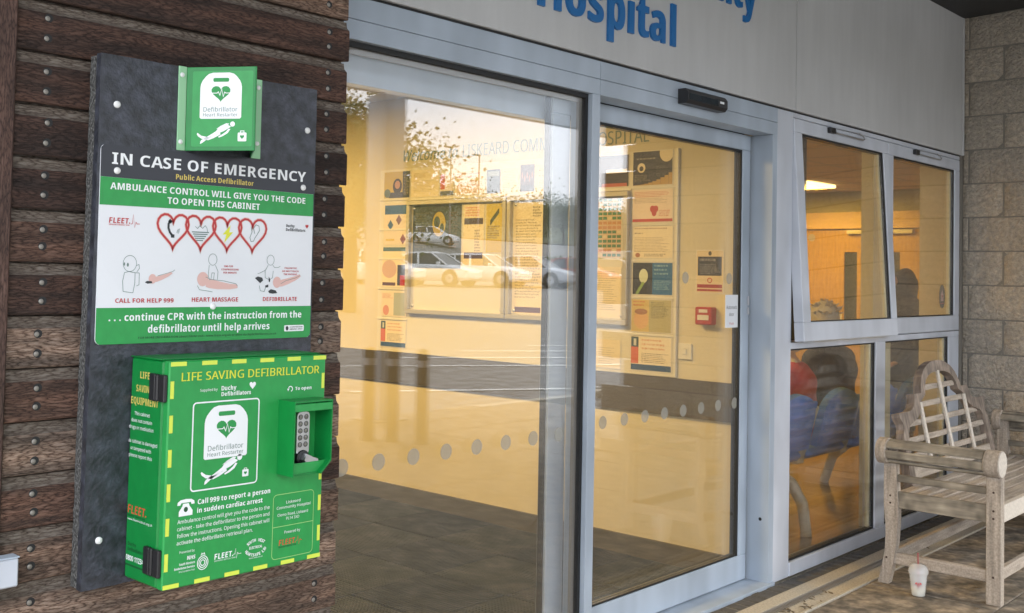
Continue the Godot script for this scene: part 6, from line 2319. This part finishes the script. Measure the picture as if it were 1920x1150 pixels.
func wheel(parent: Node3D, at: Vector3) -> void:
	var b := Basis(Vector3(1, 0, 0), PI / 2)
	var mb := MB.new()
	mb.xf = Transform3D(b, at - Vector3(0, 0, 0.10))
	mb.lathe(PackedVector2Array([Vector2(0.20, 0.0), Vector2(0.30, 0.0), Vector2(0.32, 0.03), Vector2(0.32, 0.17), Vector2(0.30, 0.20), Vector2(0.20, 0.20)]), 22)
	var ty := part("tyre", mb, M.tyre, parent)
	mb = MB.new()
	mb.xf = Transform3D(b, at - Vector3(0, 0, 0.095))
	mb.lathe(PackedVector2Array([Vector2(0.0, 0.02), Vector2(0.06, 0.01), Vector2(0.20, 0.0), Vector2(0.205, 0.02), Vector2(0.205, 0.17), Vector2(0.20, 0.19), Vector2(0.06, 0.18), Vector2(0.0, 0.17)]), 10)
	part("rim", mb, M.rim, ty)


# nose towards +x; estate or saloon by the length of the roof
func car(label: String, m: StandardMaterial3D, at: Vector3, heading: float, estate: bool) -> void:
	var t := thing("parked_car", label, "car", "cars parked across the road", at)
	t.rotation.y = heading
	var L := 4.3
	# stations: x, half width, sill, belt height
	var st := [[-2.15, 0.66, 0.46, 0.80], [-2.08, 0.80, 0.30, 0.93], [-1.75, 0.86, 0.22, 0.96], [-1.0, 0.89, 0.20, 0.95], [0.0, 0.89, 0.20, 0.93], [0.8, 0.89, 0.20, 0.92], [1.15, 0.88, 0.20, 0.90], [1.7, 0.85, 0.21, 0.80], [2.02, 0.76, 0.26, 0.70], [2.15, 0.60, 0.36, 0.58]]
	var rings := []
	for s in st:
		var w: float = s[1]
		var lo: float = s[2]
		var hi: float = s[3]
		var r := []
		for q in [[-0.88, 0.0], [-1.0, 0.22], [-1.0, 0.62], [-0.95, 0.92], [-0.86, 1.0], [0.0, 1.03], [0.86, 1.0], [0.95, 0.92], [1.0, 0.62], [1.0, 0.22], [0.88, 0.0]]:
			r.append(Vector3(s[0], lo + (hi - lo) * q[1], q[0] * w))
		rings.append(r)
	var mb := MB.new()
	for i in rings.size() - 1:
		for j in 11:
			var k := (j + 1) % 11
			mb.quad(rings[i][j], rings[i][k], rings[i + 1][k], rings[i + 1][j])
	for j in range(1, 10):
		mb.tri(rings[0][0], rings[0][j + 1], rings[0][j])
		mb.tri(rings[9][0], rings[9][j], rings[9][j + 1])
	mb.smooth(35)
	part("body", mb, m, t)
	# cabin
	var back := -2.0 if estate else -1.75
	var rb := -1.75 if estate else -1.0
	var lower := [Vector2(back, 0.76), Vector2(1.12, 0.76)]
	var upper := [Vector2(rb, 0.60), Vector2(0.25, 0.60)]
	var yb := 0.92
	var yt := 1.46
	mb = MB.new()
	var a := [Vector3(lower[0].x, yb, -0.76), Vector3(lower[1].x, yb - 0.03, -0.76), Vector3(lower[1].x, yb - 0.03, 0.76), Vector3(lower[0].x, yb, 0.76)]
	var b := [Vector3(upper[0].x, yt - 0.05, -0.60), Vector3(upper[1].x, yt - 0.03, -0.60), Vector3(upper[1].x, yt - 0.03, 0.60), Vector3(upper[0].x, yt - 0.05, 0.60)]
	for i in 4:
		var j := (i + 1) % 4
		mb.quad(a[j], a[i], b[i], b[j])
	part("windows", mb, M.car_glass, t)
	mb = MB.new()
	mb.quad(b[3], b[2], Vector3(0.0, yt + 0.03, 0.3), Vector3(rb + 0.2, yt + 0.02, 0.3))
	mb.quad(Vector3(rb + 0.2, yt + 0.02, 0.3), Vector3(0.0, yt + 0.03, 0.3), Vector3(0.0, yt + 0.03, -0.3), Vector3(rb + 0.2, yt + 0.02, -0.3))
	mb.quad(Vector3(rb + 0.2, yt + 0.02, -0.3), Vector3(0.0, yt + 0.03, -0.3), b[1], b[0])
	mb.tri(b[2], b[1], Vector3(0.0, yt + 0.03, -0.3))
	mb.tri(b[2], Vector3(0.0, yt + 0.03, -0.3), Vector3(0.0, yt + 0.03, 0.3))
	mb.tri(b[0], b[3], Vector3(rb + 0.2, yt + 0.02, 0.3))
	mb.tri(b[0], Vector3(rb + 0.2, yt + 0.02, 0.3), Vector3(rb + 0.2, yt + 0.02, -0.3))
	mb.smooth(30)
	part("roof", mb, m, t)
	mb = MB.new()
	for i in 4:
		mb.bar(a[i], b[i], 0.07, 0.05, Vector3(1, 0, 0))
	for s in [-1.0, 1.0]:
		mb.bar(Vector3(-0.35, yb, s * 0.77), Vector3(-0.45, yt - 0.03, s * 0.615), 0.09, 0.03, Vector3(1, 0, 0))
		mb.bar(Vector3(upper[0].x, yt - 0.04, s * 0.605), Vector3(upper[1].x, yt - 0.02, s * 0.605), 0.05, 0.05, Vector3(0, 1, 0))
		mb.bar(Vector3(-1.2, yb + 0.02, s * 0.765), Vector3(-1.25, yt - 0.05, s * 0.615), 0.07, 0.03, Vector3(1, 0, 0))
	part("pillars", mb, m, t)
	for s in [-1.0, 1.0]:
		mb = MB.new()
		mb.box(Vector3(1.88, 0.56, s * 0.62 - 0.13), Vector3(2.10, 0.70, s * 0.62 + 0.13), 0.03)
		part("headlight", mb, M.lamp_clear, t)
		mb = MB.new()
		mb.box(Vector3(-2.16, 0.62, s * 0.64 - 0.11), Vector3(-2.02, 0.84, s * 0.64 + 0.11), 0.02)
		part("tail_light", mb, M.lamp_red, t)
		mb = MB.new()
		mb.box(Vector3(0.72, 0.92, s * 0.98 - 0.08), Vector3(0.88, 1.04, s * 0.98 + 0.08), 0.03)
		part("door_mirror", mb, m, t)
		for x in [-1.32, 1.32]:
			mb = MB.new()
			mb.xf = Transform3D(Basis(Vector3(1, 0, 0), PI / 2), Vector3(x, 0.33, s * 0.80 - 0.10))
			mb.lathe(PackedVector2Array([Vector2(0.0, 0.0), Vector2(0.385, 0.0), Vector2(0.385, 0.205), Vector2(0.0, 0.205)]), 20, true)
			part("wheel_arch", mb, M.gasket, t)
			wheel(t, Vector3(x, 0.32, s * 0.82))
	mb = MB.new()
	mb.box(Vector3(1.95, 0.40, -0.42), Vector3(2.145, 0.52, 0.42), 0.02)
	part("grille", mb, M.black_plastic, t)
	mb = MB.new()
	mb.box(Vector3(2.10, 0.33, -0.26), Vector3(2.175, 0.44, 0.26), 0.0)
	mb.box(Vector3(-2.185, 0.52, -0.26), Vector3(-2.12, 0.63, 0.26), 0.0)
	part("number_plate", mb, M.white_plate, t)


func tree(label: String, at: Vector3, h: float, r: float, leaves: int, m: StandardMaterial3D, sd: int, group: String, sz := 0.8) -> void:
	var t := thing("tree", label, "tree", group, at)
	var q := RandomNumberGenerator.new()
	q.seed = sd
	var mb := MB.new()
	mb.tube(PackedVector3Array([Vector3(0, -0.2, 0), Vector3(0.05, h * 0.25, 0), Vector3(-0.05, h * 0.5, 0.1), Vector3(0, h * 0.8, 0)]), [h * 0.035, h * 0.028, h * 0.018, h * 0.006], 8)
	var tips := []
	for i in 12:
		var a := q.randf() * TAU
		var y := h * q.randf_range(0.28, 0.7)
		var e := Vector3(cos(a) * r * q.randf_range(0.5, 0.85), y + h * q.randf_range(0.08, 0.22), sin(a) * r * q.randf_range(0.5, 0.85))
		tips.append(e)
		mb.tube(PackedVector3Array([Vector3(0, y, 0), (Vector3(0, y, 0) + e) * 0.5 + Vector3(0, 0.2, 0), e]), [h * 0.012, h * 0.008, h * 0.003], 6)
	part("trunk", mb, M.bark, t)
	mb = MB.new()
	for i in leaves:
		var c: Vector3 = tips[q.randi() % tips.size()] if q.randf() < 0.75 else Vector3(0, h * 0.72, 0)
		var d := Vector3(q.randfn(), q.randfn() * 0.8, q.randfn()) * r * 0.26
		var p := c + d
		p.y = maxf(p.y, h * 0.18)
		var s := q.randf_range(0.10, 0.22) * sz
		var x := Vector3(q.randfn(), q.randfn(), q.randfn()).normalized() * s
		var z := x.cross(Vector3(q.randfn(), q.randfn(), q.randfn())).normalized() * s * 0.7
		mb.quad(p - x, p - z, p + x, p + z)
	part("crown", mb, m, t)


func build_outside() -> void:
	# bay lines on the tarmac, cars, bollards, lamp posts, trees and a hedge
	var bays := [[[13.0, 12.2], [18.5, 8.6]], [[15.5, 12.6], [21.0, 9.0]], [[18.0, 13.0], [23.5, 9.4]], [[10.5, 11.8], [16.0, 8.2]], [[9.0, 8.2], [12.4, 6.2]], [[14.0, 16.0], [20.0, 15.2]]]
	for q in bays:
		var mb := MB.new()
		var a := Vector3(q[0][0], -0.08, q[0][1])
		var b := Vector3(q[1][0], -0.08, q[1][1])
		mb.bar(a, b, 0.10, 0.008, Vector3(1, 0, 1))
		struct("bay_line", mb, M.road_paint, "white painted bay line on the tarmac")
	slab("kerb_line", Vector3(-8, -0.1, 5.60), Vector3(20, 0.0, 5.75), M.kerb, "pale kerb at the edge of the entrance paving")
	var list := [
		["white estate car parked at the left end of the row of cars", M.car_white, 30.6, 32.6, 1.35, true],
		["white saloon car, second from the left in the row of cars", M.car_white, 33.4, 32.0, 1.30, false],
		["white estate car, third from the left in the row of cars", M.car_white, 36.2, 31.5, 1.32, true],
		["silver car between the white cars and the dark red car", M.car_silver, 39.0, 31.0, 1.28, false],
		["dark red car right of the silver car", M.car_red, 41.9, 30.4, 1.30, false],
		["dark car parked at the right end of the row by the hedge", M.car_dark, 44.8, 30.0, 1.27, false],
		["white estate car parked far up the slope above the others", M.car_white, 60.9, 60.7, 0.9, true],
		["silver car parked far up the slope left of the white one", M.car_silver, 56.0, 61.5, 0.9, false],
		["pale car standing nearest the timber pier in the reflection", M.car_white, 24.2, 30.6, 1.45, true],
	]
	for q in list:
		car(q[0], q[1], Vector3(q[2], ground_y(q[2], q[3]) - 0.09, q[3]), q[4], q[5])
	for q in [[6.336, 4.417, "middle dark bollard at the canopy edge"], [6.43, 4.141, "dark bollard nearest the doors"], [6.22, 4.594, "dark bollard farthest from the doors"]]:
		var t := thing("bollard", q[2], "bollard", "bollards under the canopy", Vector3(q[0], 0, q[1]))
		var mb := MB.new()
		mb.lathe(PackedVector2Array([Vector2(0.065, 0.0), Vector2(0.065, 0.02), Vector2(0.055, 0.03), Vector2(0.055, 0.78), Vector2(0.050, 0.805), Vector2(0.030, 0.818), Vector2(0.0, 0.82)]), 16)
		part("shaft", mb, M.black_plastic, t)
		mb = MB.new()
		mb.lathe(PackedVector2Array([Vector2(0.0558, 0.66), Vector2(0.0558, 0.72)]), 16)
		part("band", mb, M.steel, t)
	for q in [[72.0, 70.0, "left slender lamp post above the cars"], [78.0, 72.0, "right slender lamp post above the cars"]]:
		var t := thing("lamp_post", q[2], "lamp post", "lamp posts in the car park", Vector3(q[0], ground_y(q[0], q[1]), q[1]))
		var mb := MB.new()
		mb.tube(PackedVector3Array([Vector3(0, -0.2, 0), Vector3(0, 8.5, 0)]), [0.11, 0.07], 8)
		part("post", mb, M.dull_metal, t)
		mb = MB.new()
		mb.box(Vector3(-0.9, 8.45, -0.15), Vector3(0.1, 8.6, 0.15), 0.03)
		part("lantern", mb, M.dull_metal, t)
	tree("large leafy tree reflected beside the timber pier", Vector3(19.9, ground_y(19.9, 21.5), 21.5), 6.9, 2.6, 16000, M.leaf_0, 11, "trees round the car park", 0.42)
	tree("broad tree behind the large one, left of the cars", Vector3(20.6, ground_y(20.6, 25.5), 25.5), 6.2, 3.2, 13000, M.leaf_1, 12, "trees round the car park", 0.42)
	var row := [["low brown tree at the left end of the far tree line", 60.0, 78.0], ["second tree of the far tree line, greener than its neighbours", 70.0, 80.0], ["third tree of the far tree line behind the lamp posts", 80.0, 80.0], ["fourth tree of the far tree line, brownish", 90.0, 79.0], ["fifth tree of the far tree line, above the hedge", 99.0, 78.0], ["last tree at the right end of the far tree line", 110.0, 78.0], ["tree at the far left of the far tree line", 50.0, 77.0]]
	for i in row.size():
		var q: Array = row[i]
		tree(q[0], Vector3(q[1], ground_y(q[1], q[2]), q[2]), 4.6 + (i * 37 % 5) * 0.35, 4.6, 4200, M["leaf_%d" % [2, 0, 1, 2, 0, 2, 1][i]], 40 + i, "far tree line")
	var hg := MB.new()
	for i in 2500:
		var u := rng.randf()
		var p := Vector3(48.0 + u * 26.0, 0, 37.5 - u * 9.0) + Vector3(rng.randfn() * 0.5, 0, rng.randfn() * 0.5)
		p.y = ground_y(p.x, p.z) + rng.randf_range(0.0, 1.5)
		var x := Vector3(rng.randfn(), rng.randfn(), rng.randfn()).normalized() * 0.2
		var z := x.cross(Vector3(rng.randfn(), rng.randfn(), rng.randfn())).normalized() * 0.15
		hg.quad(p - x, p - z, p + x, p + z)
	var o := part("hedge", hg, M.leaf_0, null)
	tag(o, "low green hedge at the right end of the parked cars", "hedge", "", "stuff")
